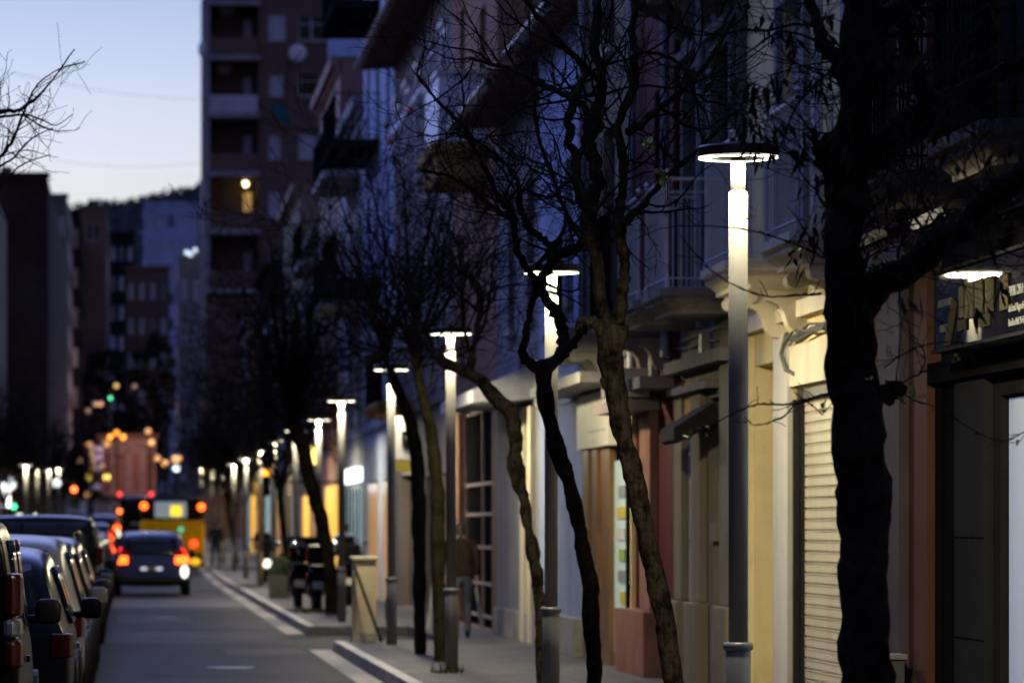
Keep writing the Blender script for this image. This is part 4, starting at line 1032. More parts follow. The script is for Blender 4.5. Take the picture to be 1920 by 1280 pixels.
        # tail lights
        if kind == 'van':
            segs = [('tail_light', redglass, 1.19, 1.46), ('tail_light', clearglass, 1.065, 1.185), ('tail_light', redglass, .88, 1.06)]
            for nm, m_, z0, z1 in segs:
                tl = MB(); tl.prism([(w * .97 - .09, -.02), (w * .97 - .03, -.02), (w * .985 + .006, .05), (w * 1.0 + .005, .2), (w * .97 - .08, .2)], lambda p, q, z: T(sx * p, q, z), z0, z1 - .004); tl.build(nm, m_, root, bevel=.028)
        else:
            z0 = belt - .14
            if lit:
                tl = MB(); tl.prism([(w * .62, z0), (w * .95, z0 + .0), (w * .99, z0 + .09), (w * .93, z0 + .21), (w * .62, z0 + .19)], lambda p, q, d: T(sx * p, d, q), -.05, .12); tl.build('tail_light', brakeon, root, bevel=.02)
                tl = MB(); tl.prism([(w * .90, z0 + .16), (w * .99, z0 + .02), (w * .94, z0 + .22), (w * .79, z0 + .44), (w * .77, z0 + .42)], lambda p, q, d: T(sx * p, d, q), -.02, .3); tl.build('tail_light', brakeedge, root, bevel=.015)
                rf = MB(); rf.box(*sorted((T(sx * w * .92, 0, 0)[0], T(sx * w * .74, 0, 0)[0])), yr - .02, yr + .1, g0 + .42, g0 + .5); rf.build('reflector', redglass, root)
            else:
                tl = MB(); tl.prism([(w * .80, -.01), (w * .90, -.01), (w * .96, .05), (w * .99, .2), (w * .9, .2), (w * .78, .12)], lambda p, q, z: T(sx * p, q, z), z0 - .06, z0 + .12); tl.build('tail_light', redglass, root, bevel=.015)
                rf = MB(); rf.box(*sorted((T(sx * w * .90, 0, 0)[0], T(sx * w * .55, 0, 0)[0])), yr - .012, yr + .1, g0 + .50, g0 + .54); rf.build('reflector', redglass, root)
    bp = MB(); bp.box(xc - w * .86, xc + w * .86, yr - .035, yr + .12, g0 + .3, g0 + .46); bp.build('bumper', blackpl, root, bevel=.04)
    if not lit:
        pl = MB(); pl.box(xc - .26, xc + .26, yr - .03, yr + .1, g0 + .58, g0 + .69); pl.build('number_plate', platem, root)
    else:
        pl = MB(); pl.box(xc - .26, xc + .26, yr - .05, yr + .1, g0 + .64, g0 + .75); pl.build('number_plate', mat('shaded plate', (.08, .08, .09), .5, var=0), root)  # plate colour darkened so only the glowing glints stand out
        for sx in (-.2, .2):
            l = MB(); l.box(xc + sx - .08, xc + sx + .08, yr - .062, yr - .051, g0 + .655, g0 + .735); l.build('plate_glint', mat('plate glint', (.8, .8, .8), .5, var=0, emit=(.6, .7, 1), es=.6), root)  # glowing patches on the plate stand for lamplight glinting there
        l = MB(); l.ball((xc + w * .86, yr - .02, g0 + .62), .11, 10, 8, sc=(.9, .5, 1.5)); l.build('bumper_glow', mat('white bumper glow', (.9, .9, .85), .5, var=0, emit=(1, .93, .78), es=2.2), root)  # added glowing spot for a bright glint at the bumper corner
    dh = MB(); dh.box(*sorted((T(w * .995, 0, 0)[0], T(w * 1.02, 0, 0)[0])), yr + 1.05, yr + 1.25, g0 + belt - .16, g0 + belt - .12); dh.build('door_handle', chrome if kind != 'van' else blackpl, root)
    an = MB(); an.tube([T(0, .7, Hc - .03), T(0, .45, Hc + .14)], .012, 6); an.build('aerial', blackpl, root)
    if lit:
        for sx in (-1, 1):
            ld = bpy.data.lights.new('brake_light', 'POINT'); ld.energy = .12; ld.color = (1, .1, .02); ld.shadow_soft_size = .1
            lo = bpy.data.objects.new('brake_light', ld); C.objects.link(lo); lo.parent = root; lo.location = (sx * w * .8, -.2, belt)
    return root
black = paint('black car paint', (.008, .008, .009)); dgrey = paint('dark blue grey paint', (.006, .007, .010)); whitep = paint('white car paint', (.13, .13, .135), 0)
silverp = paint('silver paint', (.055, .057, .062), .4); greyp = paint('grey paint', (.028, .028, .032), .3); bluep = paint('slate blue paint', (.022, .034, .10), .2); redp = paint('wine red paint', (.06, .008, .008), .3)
car('black people carrier at the bottom left corner with a tall red and clear tail lamp', -.66, 22.9, 4.5, 1.82, 1.82, black, 'van', cat='van', name='parked_van')
car('dark blue grey hatchback parked just ahead of the black people carrier', -.43, 28.6, 4.2, 1.80, 1.60, dgrey)
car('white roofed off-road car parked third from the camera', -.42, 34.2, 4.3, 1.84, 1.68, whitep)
car('silver car with dark red reflections parked fourth in the line', -.43, 39.8, 4.3, 1.78, 1.63, greyp)
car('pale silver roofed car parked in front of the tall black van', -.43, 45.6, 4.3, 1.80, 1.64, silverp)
car('tall black van parked sixth in the left line', -.44, 56.5, 5.0, 1.95, 1.92, black, 'van', cat='van', name='parked_van')
car('grey car parked between the silver car and the tall black van', -.48, 51.0, 4.2, 1.78, 1.52, dgrey)
car('silver car parked just beyond the tall black van', -.46, 63.0, 4.3, 1.8, 1.6, silverp)
for k, (pm, lab) in enumerate(((whitep, 'white'), (dgrey, 'dark grey'), (redp, 'wine red'), (silverp, 'silver'), (greyp, 'mid grey'), (black, 'black'), (whitep, 'white'))):
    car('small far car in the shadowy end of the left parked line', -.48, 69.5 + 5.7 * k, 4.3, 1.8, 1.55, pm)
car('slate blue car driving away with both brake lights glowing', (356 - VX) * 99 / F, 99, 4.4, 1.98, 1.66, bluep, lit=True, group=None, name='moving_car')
car('small dark van with high red lamps on the far rise left of the bus', (288 - VX) * 215 / F, 215, 4.8, 2.0, 2.15, dgrey, 'van', group=None, cat='van', name='far_van')
for sx, px in ((0, 224), (1, 283)):
    b = MB(); b.ball(at(px, 926, 214.8), .14, 10, 8)
    o = [q for q in C.objects if q.name.startswith('far_van')][0]; b.build('roof_lamp', mat('red roof lamp', (1, .1, .1), .5, var=0, emit=(1, .06, .05), es=2.2), o)
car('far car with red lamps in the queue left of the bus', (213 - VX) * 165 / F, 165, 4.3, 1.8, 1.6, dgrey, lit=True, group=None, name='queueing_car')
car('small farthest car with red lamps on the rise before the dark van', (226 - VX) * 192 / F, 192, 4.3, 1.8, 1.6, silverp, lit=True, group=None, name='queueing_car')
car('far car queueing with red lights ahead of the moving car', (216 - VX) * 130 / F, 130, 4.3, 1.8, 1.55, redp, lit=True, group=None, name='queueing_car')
# yellow bus
def bus():
    Y = 150.0; g0 = gz(Y); k = Y / F
    x0, x1 = (264 - VX) * k, (383 - VX) * k
    root = thing('bus', ((x0 + x1) / 2, Y, g0), 'yellow bus seen from behind with a lit rear window', 'bus')
    yel = paint('yellow bus paint', (.85, .55, .01), 0)
    zt = EYE + (VY - 932) * k; zw = EYE + (VY - 974) * k
    b = MB(); b.box(x0, x1, Y, Y + 9, g0 + .35, zw); b.build('body', yel, root, bevel=.12)
    b = MB(); b.box(x0 + .02, x1 - .02, Y + .02, Y + 8.95, zw + .005, zt); b.build('upper_body', blackpl, root, bevel=.15)
    wa, wb = at(290, 970, Y), at(350, 940, Y)
    b = MB(); b.box(wa.x, wb.x, Y - .03, Y + .1, wa.z, wb.z); b.build('rear_window', mat('lit bus window', (.4, .45, .45), .3, var=0, emit=(.45, .6, .66), es=.32), root, bevel=.05)
    d0, d1 = at(320, 967, Y), at(340, 948, Y)
    b = MB(); b.box(d0.x, d1.x, Y - .08, Y - .035, d0.z, d1.z); b.build('route_display', mat('amber display', (.9, .6, .1), .5, var=0, emit=(1, .60, .02), es=1.6), root, bevel=.05)
    for px, py in ((259, 948), (379, 950), (363, 1019), (268, 1019)):
        p = at(px, py, Y); l = MB(); l.ball((min(max(p.x, x0 + .12), x1 - .12), Y - .03, p.z), .14, 10, 8, sc=(1, .5, 1)); l.build('tail_light', brakeon if py < 1000 else mat('red bus lamp', (.8, .05, .02), .3, var=0, emit=(1, .05, .01), es=3.5), root)
    gl = MB(); p = at(339, 992, Y); gl.ball((p.x, Y - .03, p.z), .10, 10, 8, sc=(1, .5, 1)); gl.build('green_lamp', mat('teal lamp', (.1, .5, .4), .3, var=0, emit=(.08, .8, .5), es=.9), root)
    for px in (366,):
        p = at(px, 1052, Y); l = MB(); l.ball((p.x, Y - .03, p.z), .17, 10, 8, sc=(1.2, .5, .9)); l.build('indicator', mat('amber indicator', (.9, .5, .05), .3, var=0, emit=(1, .55, .02), es=1.0), root)
    b = MB(); b.box(x0 + .05, x1 - .05, Y - .06, Y + .1, g0 + .3, g0 + .55); b.build('bumper', blackpl, root, bevel=.05)
    gr_ = MB(); gr_.box(x0 + .5, x0 + 1.5, Y - .03, Y + .05, g0 + 1.0, g0 + 1.35); gr_.build('engine_grille', blackpl, root)
    np2 = MB(); np2.box(x0 + 1.1, x0 + 1.6, Y - .075, Y - .062, g0 + .38, g0 + .5); np2.build('number_plate', platem, root)
    rv = MB(); rv.box(x0 + .6, x1 - .6, Y + 1.5, Y + 3, zt + .003, zt + .16); rv.build('roof_unit', blackpl, root, bevel=.05)
    for x in (x0 + .2, x1 - .2):
        for y in (1.8, 7.2):
            w = MB(); w.tube([(x - .15, Y + y, g0 + .45), (x + .15, Y + y, g0 + .45)], .45, 20); w.build('wheel', rubber, root)
bus()

# ------------------------------------------------------------------ trees
def catmull(pts, n=6):
    out = []
    P = [pts[0]] + list(pts) + [pts[-1]]
    for i in range(1, len(P) - 2):
        a, b, c, d = P[i - 1], P[i], P[i + 1], P[i + 2]
        for k in range(n):
            t = k / n
            out.append(tuple(.5 * ((2 * b[j]) + (-a[j] + c[j]) * t + (2 * a[j] - 5 * b[j] + 4 * c[j] - d[j]) * t * t + (-a[j] + 3 * b[j] - 3 * c[j] + d[j]) * t ** 3) for j in range(len(b))))
    out.append(tuple(pts[-1])); return out
def rvec(rng): 
    while True:
        v = Vector((rng.uniform(-1, 1), rng.uniform(-1, 1), rng.uniform(-1, 1)))
        if .01 < v.length < 1: return v.normalized()
def grow(mb, p, d, Ln, r, depth, rng, up=.05, n=7, kids=4, jit=.32, sides=4, ends=None, rmin=.0022):
    pts, rad = [p.copy()], [r]; d = d.normalized(); q = p.copy()
    for i in range(n):
        d = (d + rvec(rng) * jit + Vector((0, 0, up))).normalized(); q = q + d * (Ln / n) * rng.uniform(.8, 1.2); pts.append(q.copy()); rad.append(max(rmin, r * (1 - .72 * (i + 1) / n) * (1.35 if rng.random() < .18 else 1)))
    mb.tube(pts, rad, sides if r > .006 else 3, cap=False)
    if depth > 0:
        for k in range(kids):
            i = rng.randint(1, n - 1)
            dd = (pts[i + 1] - pts[i]).normalized(); s = dd.cross(rvec(rng)).normalized()
            grow(mb, pts[i], dd * rng.uniform(.4, 1) + s * rng.uniform(.5, 1.1), Ln * rng.uniform(.3, .62), max(rmin, rad[i] * rng.uniform(.45, .7)), depth - 1, rng, up, max(3, n - 2), max(1, kids - 1), jit, sides, ends, rmin)
    elif ends is not None: ends.append((q, d))
def leaf(mb, p, s, rng, elong=1.2):
    u = rvec(rng) * s; w = u.cross(rvec(rng)).normalized() * s * elong
    mb.add([p, p + u * .6 + w * .35, p + u * .5 + w * .8, p + w * 1.1, p - u * .5 + w * .8, p - u * .6 + w * .35], [(0, 1, 2, 3), (0, 3, 4, 5)])
def tree(label, Y, limbs, twigs, seed, bm=None, extra_twigs=(), leaves=(), group=None, pods=0, L0=(.5, 1.1), r0=.010, kids=4, depth=2, zmin=2.6, knob=.22, box=None, up=.06, rmin=.0022, jit=.32):
    rng = random.Random(seed); base = at(*limbs[0][0][0][:2], Y); base.z = gz(Y) + .0
    t = thing('tree', base, label, 'tree', group)
    tk = MB(); cand = []
    for li, (pts, yoff0, yoff1) in enumerate(limbs):
        cc = catmull(pts, 7); n = len(cc); P_, R_ = [], []
        for i, (px, py, w) in enumerate(cc):
            Yi = Y + yoff0 + (yoff1 - yoff0) * i / (n - 1)
            p = at(px, py, Yi); r = w * Yi / F / 2
            if r < .05: p += Vector((rng.gauss(0, 1), rng.gauss(0, 1), rng.gauss(0, 1))) * r * .25
            P_.append(p); R_.append(r)
            if p.z > zmin and i > 0: cand.append((p, (P_[i] - P_[i - 1]).normalized(), r))
        if limbs[li][0][0][1] > 1100 and li == 0:
            P_.insert(0, Vector((P_[0].x, P_[0].y, min(P_[0].z, gz(Y)) - .1))); R_.insert(0, R_[0] * 1.15)
        tk.tube(P_, R_, 16 if R_[0] > .04 else 8, wob=knob, seed=seed)
    tk.build('trunk', bm or bark, t, True)
    cw = MB(); ends = []
    k = 0; guard = 0
    while k < twigs and guard < twigs * 20 and cand:
        guard += 1
        p, d, r = cand[rng.randrange(len(cand))]
        if box and not (box[0] < VX + p.x * F / p.y < box[1]): continue
        s = d.cross(rvec(rng)).normalized()
        dr = s * rng.uniform(.6, 1.1) + d * rng.uniform(.1, .9) + Vector((0, 0, rng.uniform(-.2, .5)))
        grow(cw, p, dr, rng.uniform(*L0), min(r * .6, rng.uniform(.6, 1.3) * r0), depth, rng, up, 8, kids, ends=ends, rmin=rmin, jit=jit); k += 1
    for pts, w, Yt in extra_twigs:
        cc = catmull([at(px, py, Yt) for px, py in pts], 6); n = len(cc)
        cw.tube([Vector(c) + rvec(rng) * .003 for c in cc], [max(.0018, w * Yt / F / 2 * (1 - .6 * i / n) * (1.5 if rng.random() < .2 else 1)) for i in range(n)], 6)
        for i in range(1, n - 1):
            if rng.random() < .3: grow(cw, Vector(cc[i]), rvec(rng) + Vector((-.3, 0, .3)), rng.uniform(.03, .12), .003, 0, rng, n=3)
    if pods:
        for k in range(pods):
            if not ends: break
            q, d = ends[rng.randrange(len(ends))]
            for j in range(rng.randint(2, 5)):
                dn = (Vector((rng.gauss(0, .45), rng.gauss(0, .45), -1))).normalized(); ln = rng.uniform(.05, .14); sd = dn.cross(rvec(rng)).normalized() * rng.uniform(.009, .02)
                o = q + rvec(rng) * .04
                cw.add([o, o + dn * ln * .4 + sd, o + dn * ln, o + dn * ln * .4 - sd, o + dn * ln * .45 + dn.cross(sd).normalized() * .008], [(0, 1, 4), (1, 2, 4), (2, 3, 4), (3, 0, 4)], 1)
    cw.build('crown', [twigm, podm], t)
    if leaves:
        lf = MB()
        for px, py, Yl, n, sz in leaves:
            c = at(px, py, Yl)
            for k in range(n): leaf(lf, c + rvec(rng) * rng.uniform(0, .035), sz * rng.uniform(.4, 1), rng)
        lf.build('leaves', leafm, t)
    return t
GT = 'bare street trees of the right pavement'
# nearest dark tree
tree('thick black trunked tree in the right foreground with forking limbs', 18.6, [
    ([(1624, 1330, 98), (1622, 1150, 92), (1620, 1000, 92), (1614, 860, 96), (1603, 720, 96), (1592, 600, 88), (1583, 500, 74), (1582, 420, 70), (1588, 330, 84), (1592, 270, 78), (1606, 190, 62), (1612, 90, 66), (1620, -60, 60)], 0, 0),
    ([(1600, 600, 64), (1626, 560, 66), (1650, 530, 60), (1690, 512, 50), (1735, 478, 58), (1775, 440, 52), (1810, 428, 46), (1850, 380, 52), (1900, 340, 44), (1990, 300, 34)], 0, -1.2),
    ([(1580, 330, 66), (1632, 292, 60), (1690, 250, 58), (1740, 215, 60), (1800, 178, 44), (1880, 140, 34), (1980, 90, 26)], 0, .8),
    ([(1740, 220, 34), (1725, 150, 30), (1700, 60, 28), (1690, -60, 24)], .3, .4),
    ([(1606, 170, 46), (1560, 110, 30), (1530, 40, 24), (1500, -60, 20)], 0, .4),
    ([(1612, 60, 50), (1680, 20, 44), (1760, -30, 40), (1850, -60, 30)], 0, .5),
    ([(1660, 740, 46), (1678, 730, 34), (1688, 722, 12)], 0, -.05),
    ([(1548, 300, 30), (1540, 280, 26), (1552, 255, 14)], 0, -.05)],
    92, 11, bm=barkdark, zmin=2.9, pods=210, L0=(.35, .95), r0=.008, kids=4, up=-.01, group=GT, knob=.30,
    extra_twigs=(([(1575, 735), (1540, 740), (1500, 755), (1460, 758), (1420, 758), (1380, 772), (1330, 798), (1292, 816)], 5, 18.3),
                 ([(1490, 758), (1470, 780), (1440, 792), (1415, 796), (1396, 782)], 3.6, 18.3), ([(1510, 752), (1535, 770), (1542, 778)], 3, 18.3),
                 ([(1540, 550), (1500, 553), (1440, 555), (1390, 540), (1340, 512), (1300, 470), (1275, 440)], 4.2, 18.2), ([(1545, 484), (1510, 465), (1470, 450), (1430, 438), (1390, 430), (1320, 424), (1240, 428), (1190, 450)], 4.2, 18.4),
                 ([(1548, 480), (1525, 455), (1505, 425), (1490, 400)], 3.5, 18.4),
                 ([(1655, 690), (1700, 660), (1745, 645), (1800, 642), (1870, 650)], 3.6, 18.3), ([(1680, 724), (1730, 698), (1790, 680), (1860, 660)], 4, 18.2), ([(1725, 700), (1736, 670), (1720, 640), (1706, 625)], 3, 18.2),
                 ([(1682, 732), (1720, 752), (1760, 765), (1850, 820), (1905, 830)], 3.2, 18.2), ([(1680, 720), (1686, 660), (1690, 600), (1682, 560)], 3, 18.3),
                 ([(1880, 830), (1910, 815), (1930, 805)], 3, 18.2), ([(1560, 130), (1500, 190), (1470, 260), (1480, 280)], 6, 18.3), ([(1560, 90), (1470, 60), (1400, 100), (1330, 150)], 6, 18.4)),
    leaves=((1292, 816, 18.3, 12, .030), (1396, 782, 18.3, 4, .018), (1542, 765, 18.3, 8, .022), (1325, 800, 18.3, 3, .02), (1500, 468, 18.4, 5, .022), (1488, 455, 18.4, 4, .02), (1716, 742, 18.2, 8, .03), (1690, 752, 18.2, 6, .025), (1645, 492, 18.2, 9, .028), (1790, 673, 18.2, 5, .022), (1745, 440, 18, 6, .03), (1905, 830, 18.2, 4, .02), (1885, 828, 18.2, 4, .018), (1625, 712, 18.2, 3, .02), (1410, 410, 18.4, 5, .02)))
# lit leaning tree
tree('pale leaning trunk lit by the nearest lamp, its crown a tangle of bare limbs', 26.8, [
    ([(1268, 1330, 36), (1258, 1240, 36), (1240, 1130, 37), (1220, 1040, 36), (1204, 960, 36), (1186, 880, 36), (1166, 800, 38), (1152, 730, 40), (1146, 660, 50), (1150, 610, 44)], 0, 0),
    ([(1150, 620, 34), (1126, 570, 28), (1122, 500, 27), (1104, 420, 30), (1118, 330, 26), (1106, 250, 25), (1128, 160, 22), (1116, 60, 20), (1128, -60, 18)], 0, .4),
    ([(1152, 625, 26), (1168, 560, 24), (1170, 490, 22), (1160, 410, 19), (1170, 330, 18), (1160, 240, 18), (1192, 150, 16), (1186, 60, 15), (1200, -60, 13)], 0, -.3),
    ([(1146, 640, 22), (1120, 612, 18), (1092, 600, 16), (1082, 615, 14)], 0, -.2),
    ([(1112, 390, 24), (1092, 370, 22), (1082, 320, 20), (1068, 250, 18), (1076, 190, 16), (1098, 140, 14)], 0, -.3),
    ([(1168, 420, 16), (1210, 380, 13), (1250, 330, 11), (1300, 290, 9), (1360, 230, 7)], -.1, -.8),
    ([(1180, 250, 18), (1225, 210, 14), (1280, 170, 12), (1330, 110, 10), (1370, 40, 8)], -.1, .5),
    ([(1126, 240, 18), (1080, 190, 15), (1020, 160, 12), (960, 130, 9), (880, 110, 7)], .3, .8),
    ([(1120, 150, 16), (1060, 90, 12), (1010, 30, 10), (960, -30, 8)], .3, -.6),
    ([(1140, 700, 14), (1132, 718, 12), (1136, 730, 6)], 0, -.1)],
    70, 23, zmin=3.6, L0=(.5, 1.2), r0=.012, kids=4, group=GT, knob=.30, jit=.36, leaves=((1247, 338, 24.7, 8, .05), (1212, 272, 25.5, 7, .045), (1238, 327, 24.7, 4, .03)))
# forked tree in front of lamp two
tree('dark twisted tree forking in front of the second lamp', 29.8, [
    ([(1114, 1330, 32), (1112, 1230, 30), (1108, 1160, 32), (1108, 1100, 28), (1094, 1030, 28), (1082, 970, 27), (1066, 900, 28), (1046, 850, 34), (1034, 800, 28), (1022, 750, 30), (1020, 700, 34), (1028, 680, 32)], 0, 0),
    ([(1022, 700, 30), (1000, 680, 22), (980, 665, 18), (988, 620, 14), (996, 575, 12), (1006, 540, 13), (992, 510, 12), (974, 480, 13), (966, 440, 13), (958, 400, 14), (940, 380, 10)], 0, -.4),
    ([(1024, 690, 32), (1050, 665, 26), (1056, 630, 22), (1046, 590, 22), (1020, 555, 20), (1006, 535, 18)], 0, .2),
    ([(1048, 668, 22), (1075, 645, 16), (1092, 620, 14), (1096, 600, 10)], 0, -.3),
    ([(1012, 540, 18), (1030, 500, 16), (1050, 476, 20), (1075, 470, 16), (1100, 440, 14), (1112, 400, 10)], 0, .3),
    ([(1050, 478, 16), (1020, 450, 15), (990, 425, 13), (976, 390, 12), (970, 340, 10), (940, 300, 8), (900, 270, 7), (850, 250, 6)], .1, -.5),
    ([(960, 410, 12), (920, 385, 9), (880, 350, 8), (840, 330, 6), (790, 320, 5)], -.3, .4),
    ([(940, 380, 10), (900, 300, 9), (870, 240, 8), (820, 190, 7), (780, 140, 5)], -.2, .2),
    ([(1006, 500, 10), (1060, 420, 9), (1040, 340, 8), (1010, 260, 8), (1000, 180, 6)], .2, .4)],
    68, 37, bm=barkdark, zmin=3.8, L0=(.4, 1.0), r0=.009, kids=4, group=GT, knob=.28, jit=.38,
    extra_twigs=(([(1020, 530), (1060, 545), (1085, 540), (1087, 500)], 5, 29.7), ([(1022, 545), (1060, 555), (1096, 575)], 4, 29.7)))
# behind lamp two
tree('crooked lamplit trunk leaning behind the second lamp post', 37.0, [
    ([(1018, 1290, 20), (1014, 1200, 22), (1014, 1130, 24), (1004, 1070, 22), (994, 1010, 22), (984, 950, 22), (972, 900, 26), (964, 850, 28), (966, 800, 26), (958, 765, 30)], 0, 0),
    ([(962, 775, 28), (930, 745, 26), (900, 712, 22), (870, 695, 20), (836, 680, 20), (806, 650, 18), (786, 610, 16), (776, 560, 14), (760, 500, 12)], 0, 1.5),
    ([(880, 700, 14), (888, 650, 12), (898, 600, 12), (902, 560, 14), (882, 520, 12), (856, 500, 10), (840, 470, 8)], .6, 1.0),
    ([(884, 690, 10), (876, 640, 9), (868, 590, 8), (866, 540, 7)], .6, .2)],
    40, 41, zmin=3.4, L0=(.5, 1.3), r0=.012, group=GT, knob=.5, rmin=.004)
def back_tree(label, Y, pts, seed, tw=45, spread=1.0, bm=None, w=1., L0=(.8, 1.9)):
    rng = random.Random(seed); bx, by = pts[-1][:2]; s = 36.0 / Y
    limbs = [([(a, b, c) for a, b, c in pts], 0, 0)]
    for k in range(6):
        a = (k - 2.5) / 2.5 * spread
        x1 = bx + a * 95 * s + rng.uniform(-20, 20) * s; y1 = by - (240 - 60 * abs(a)) * s * rng.uniform(.8, 1.1)
        x2 = x1 + a * 90 * s + rng.uniform(-30, 30) * s; y2 = y1 - (300 - 120 * abs(a)) * s * rng.uniform(.7, 1.1)
        xm = bx + a * 30 * s; ym = by - 90 * s
        ww = pts[-1][2]
        limbs.append(([(bx, by + 10 * s, ww * .62), (xm, ym, ww * .52), (x1, y1, ww * .36), (x2, y2, ww * .18)], 0, rng.uniform(-1.4, 1.4)))
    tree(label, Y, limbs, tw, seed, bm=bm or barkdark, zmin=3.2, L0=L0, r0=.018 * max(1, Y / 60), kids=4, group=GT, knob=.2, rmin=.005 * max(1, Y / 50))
back_tree('olive lamplit trunk standing left of the third lamp post', 45.6, [(826, 1239, 24), (823, 1130, 24), (820, 1000, 27), (819, 900, 25), (808, 810, 23), (792, 740, 19), (780, 690, 16)], 51, 46, bm=mat('olive bark', (.030, .026, .015), .9, var=.5, scale=20, bump=.9, bscale=36))
back_tree('straight dark trunk between the third and fourth lamp posts', 48.3, [(788, 1226, 22), (786, 1100, 24), (786, 980, 27), (783, 880, 27), (772, 800, 24), (748, 735, 18), (722, 670, 13)], 52, 46)
back_tree('dark trunk rising behind the parked scooters', 71.0, [(622, 1152, 24), (620, 1080, 25), (606, 990, 26), (590, 930, 26), (576, 880, 26), (566, 830, 28), (548, 790, 28)], 53, 95, .8, L0=(1., 2.4))
tl_ = 'bare street tree lost in the dark row at mid distance, right pavement'
for k, (px, Y) in enumerate(((537, 92), (440, 150))):
    X = (px - VX) * Y / F; yb = VY + 1.57 * F / Y; s = 36 / Y
    back_tree([ 'dark tree just behind the planter', 'dim tree beside the far end of the yellow bus', 'last dim tree of the right row near the bus'][k], Y, [(px + 4, yb, 18 * 70 / Y), (px, yb - 120 * s * 1.4, 17 * 70 / Y), (px - 12, yb - 330 * s * 1.4, 17 * 70 / Y)], 60 + k, 100, .9, L0=(1.2, 3.0))
for k, (px, Y) in enumerate(((88, 215), (2, 140))):
    yb = VY + 1.57 * F / Y; s = 36 / Y
    back_tree(['dark tree on the left pavement before the red traffic light', 'farther dark tree on the left pavement', 'dark tree at the left edge beside the far shop sign', 'small dim tree at the far left end of the street'][k], Y, [(px, yb, 17 * 70 / Y), (px + 4, yb - 120 * s * 1.4, 16 * 70 / Y), (px + 6, yb - 330 * s * 1.4, 16 * 70 / Y)], 70 + k, 100, 1.0, L0=(1.4, 3.4))
far_leaf = mat('dark evergreen leaf', (.022, .026, .024), .9, var=.4, scale=.5)
def evergreen(px, Y, ytop, wpx, label, seed):
    rg = random.Random(seed); b = at(px, 0, Y); b.z = gz(Y); H = EYE + (VY - ytop) * Y / F - b.z; w = wpx * Y / F / 2
    t = thing('tree', b, label, 'tree', 'dark evergreen trees behind the street end')
    tk = MB(); tk.tube([b, b + Vector((.2, 0, H * .3)), b + Vector((-.1, 0, H * .75))], [.35, .28, .08], 9, wob=.15)
    for k in range(6):
        a = rg.uniform(0, 6.28); z0 = H * rg.uniform(.22, .5); tk.tube([b + Vector((.1, 0, z0)), b + Vector((math.cos(a) * w * .4, math.sin(a) * w * .4, z0 + H * .15)), b + Vector((math.cos(a) * w * .75, math.sin(a) * w * .75, z0 + H * .22))], [.14, .09, .03], 6)
    tk.build('trunk', barkdark, t, True)
    cr = MB()
    for c in range(46):
        a = rg.uniform(0, 6.28); u = rg.uniform(-1, 1); r = w * math.sqrt(max(0, 1 - u * u)) * rg.uniform(.35, 1)
        cc = b + Vector((math.cos(a) * r, math.sin(a) * r, H * .58 + u * H * .38)); cs = rg.uniform(.5, 1.1) * w * .30
        for k in range(42): leaf(cr, cc + rvec(rg) * cs * rg.uniform(.2, 1), rg.uniform(.12, .34), rg)
    cr.build('crown', far_leaf, t)
for k, (px, Y, yt, wp, lb) in enumerate(((120, 318, 640, 120, 'dark evergreen tree left of the pink building at the street end'), (205, 325, 650, 120, 'lower dark evergreen rising just behind the pink building'), (290, 322, 625, 130, 'broad dark evergreen right behind the pink building'), (372, 300, 585, 130, 'tall dark evergreen in front of the pale house below the tower'), (55, 312, 610, 110, 'dark evergreen half hidden by the left edge block'))):
    evergreen(px, Y, yt, wp, lb, 300 + k)
# overhanging branch tree, trunk out of frame on the left
tree('bare branches reaching into the sky from the left edge', 33.0, [
    ([(-520, 1330, 40), (-500, 1000, 38), (-460, 700, 36), (-380, 480, 30)], 0, 0),
    ([(-380, 490, 26), (-250, 420, 18), (-120, 330, 13), (-20, 220, 10), (40, 205, 7), (90, 160, 4), (140, 92, 2.4)], 0, -1),
    ([(-250, 420, 16), (-120, 370, 11), (-20, 310, 8), (20, 270, 7), (45, 210, 5), (70, 160, 3.4), (110, 130, 2.4), (160, 116, 2)], 0, -.6),
    ([(-30, 225, 6), (40, 215, 4), (80, 225, 3.4), (105, 235, 2.2), (135, 215, 1.8)], -.5, -.2),
    ([(-20, 320, 6), (20, 300, 4), (60, 260, 3), (100, 240, 2.4)], -.5, -.2),
    ([(-60, 400, 6), (0, 350, 4), (40, 310, 3), (95, 290, 2)], -.3, .8)],
    46, 83, bm=barkdark, zmin=4.2, L0=(.3, .75), r0=.007, kids=3, depth=1, group=None, box=(-330, 75), up=.06)

# ------------------------------------------------------------------ street furniture
cab = thing('utility_cabinet', at(681, 1200, 54), 'beige upright utility cabinet at the pavement corner', 'utility cabinet')
beigep = mat('beige enamel', (.46, .39, .27), .5, var=.15, scale=4)
c0, c1 = at(660, 1198, 53.7), at(703, 1050, 53.7)
b = MB(); b.box(c0.x, c1.x, 53.4, 53.78, .26, c1.z); b.build('cabinet_body', beigep, cab, bevel=.012)
b = MB(); b.box(c0.x - .03, c1.x + .03, 53.36, 53.82, c1.z + .003, c1.z + .06); b.build('lid', beigep, cab, bevel=.015)
b = MB(); b.box(c0.x - .01, c1.x + .01, 53.38, 53.8, .146, .257); b.build('foot', kerbm, cab)
b = MB(); b.box(c0.x + .02, c0.x + .035, 53.392, 53.399, .3, c1.z - .05); b.build('door_seam', iron, cab)
bar = thing('leaning_bar', at(690, 1200, 53.2), 'dark metal bar leaning diagonally across the beige cabinet', 'bar')
b = MB(); b.tube([at(714, 1199, 53.1), at(665, 1062, 53.33)], .022, 8); b.build('rod', darkmetal, bar); b = MB(); b.ball(at(714, 1198, 53.1), .035, 8, 6); b.build('foot', rubber, bar)
sp = thing('sign_panel', at(760, 830, 52.4), 'white sign panel with a black emblem and olive lower band on the fourth lamp post', 'sign')
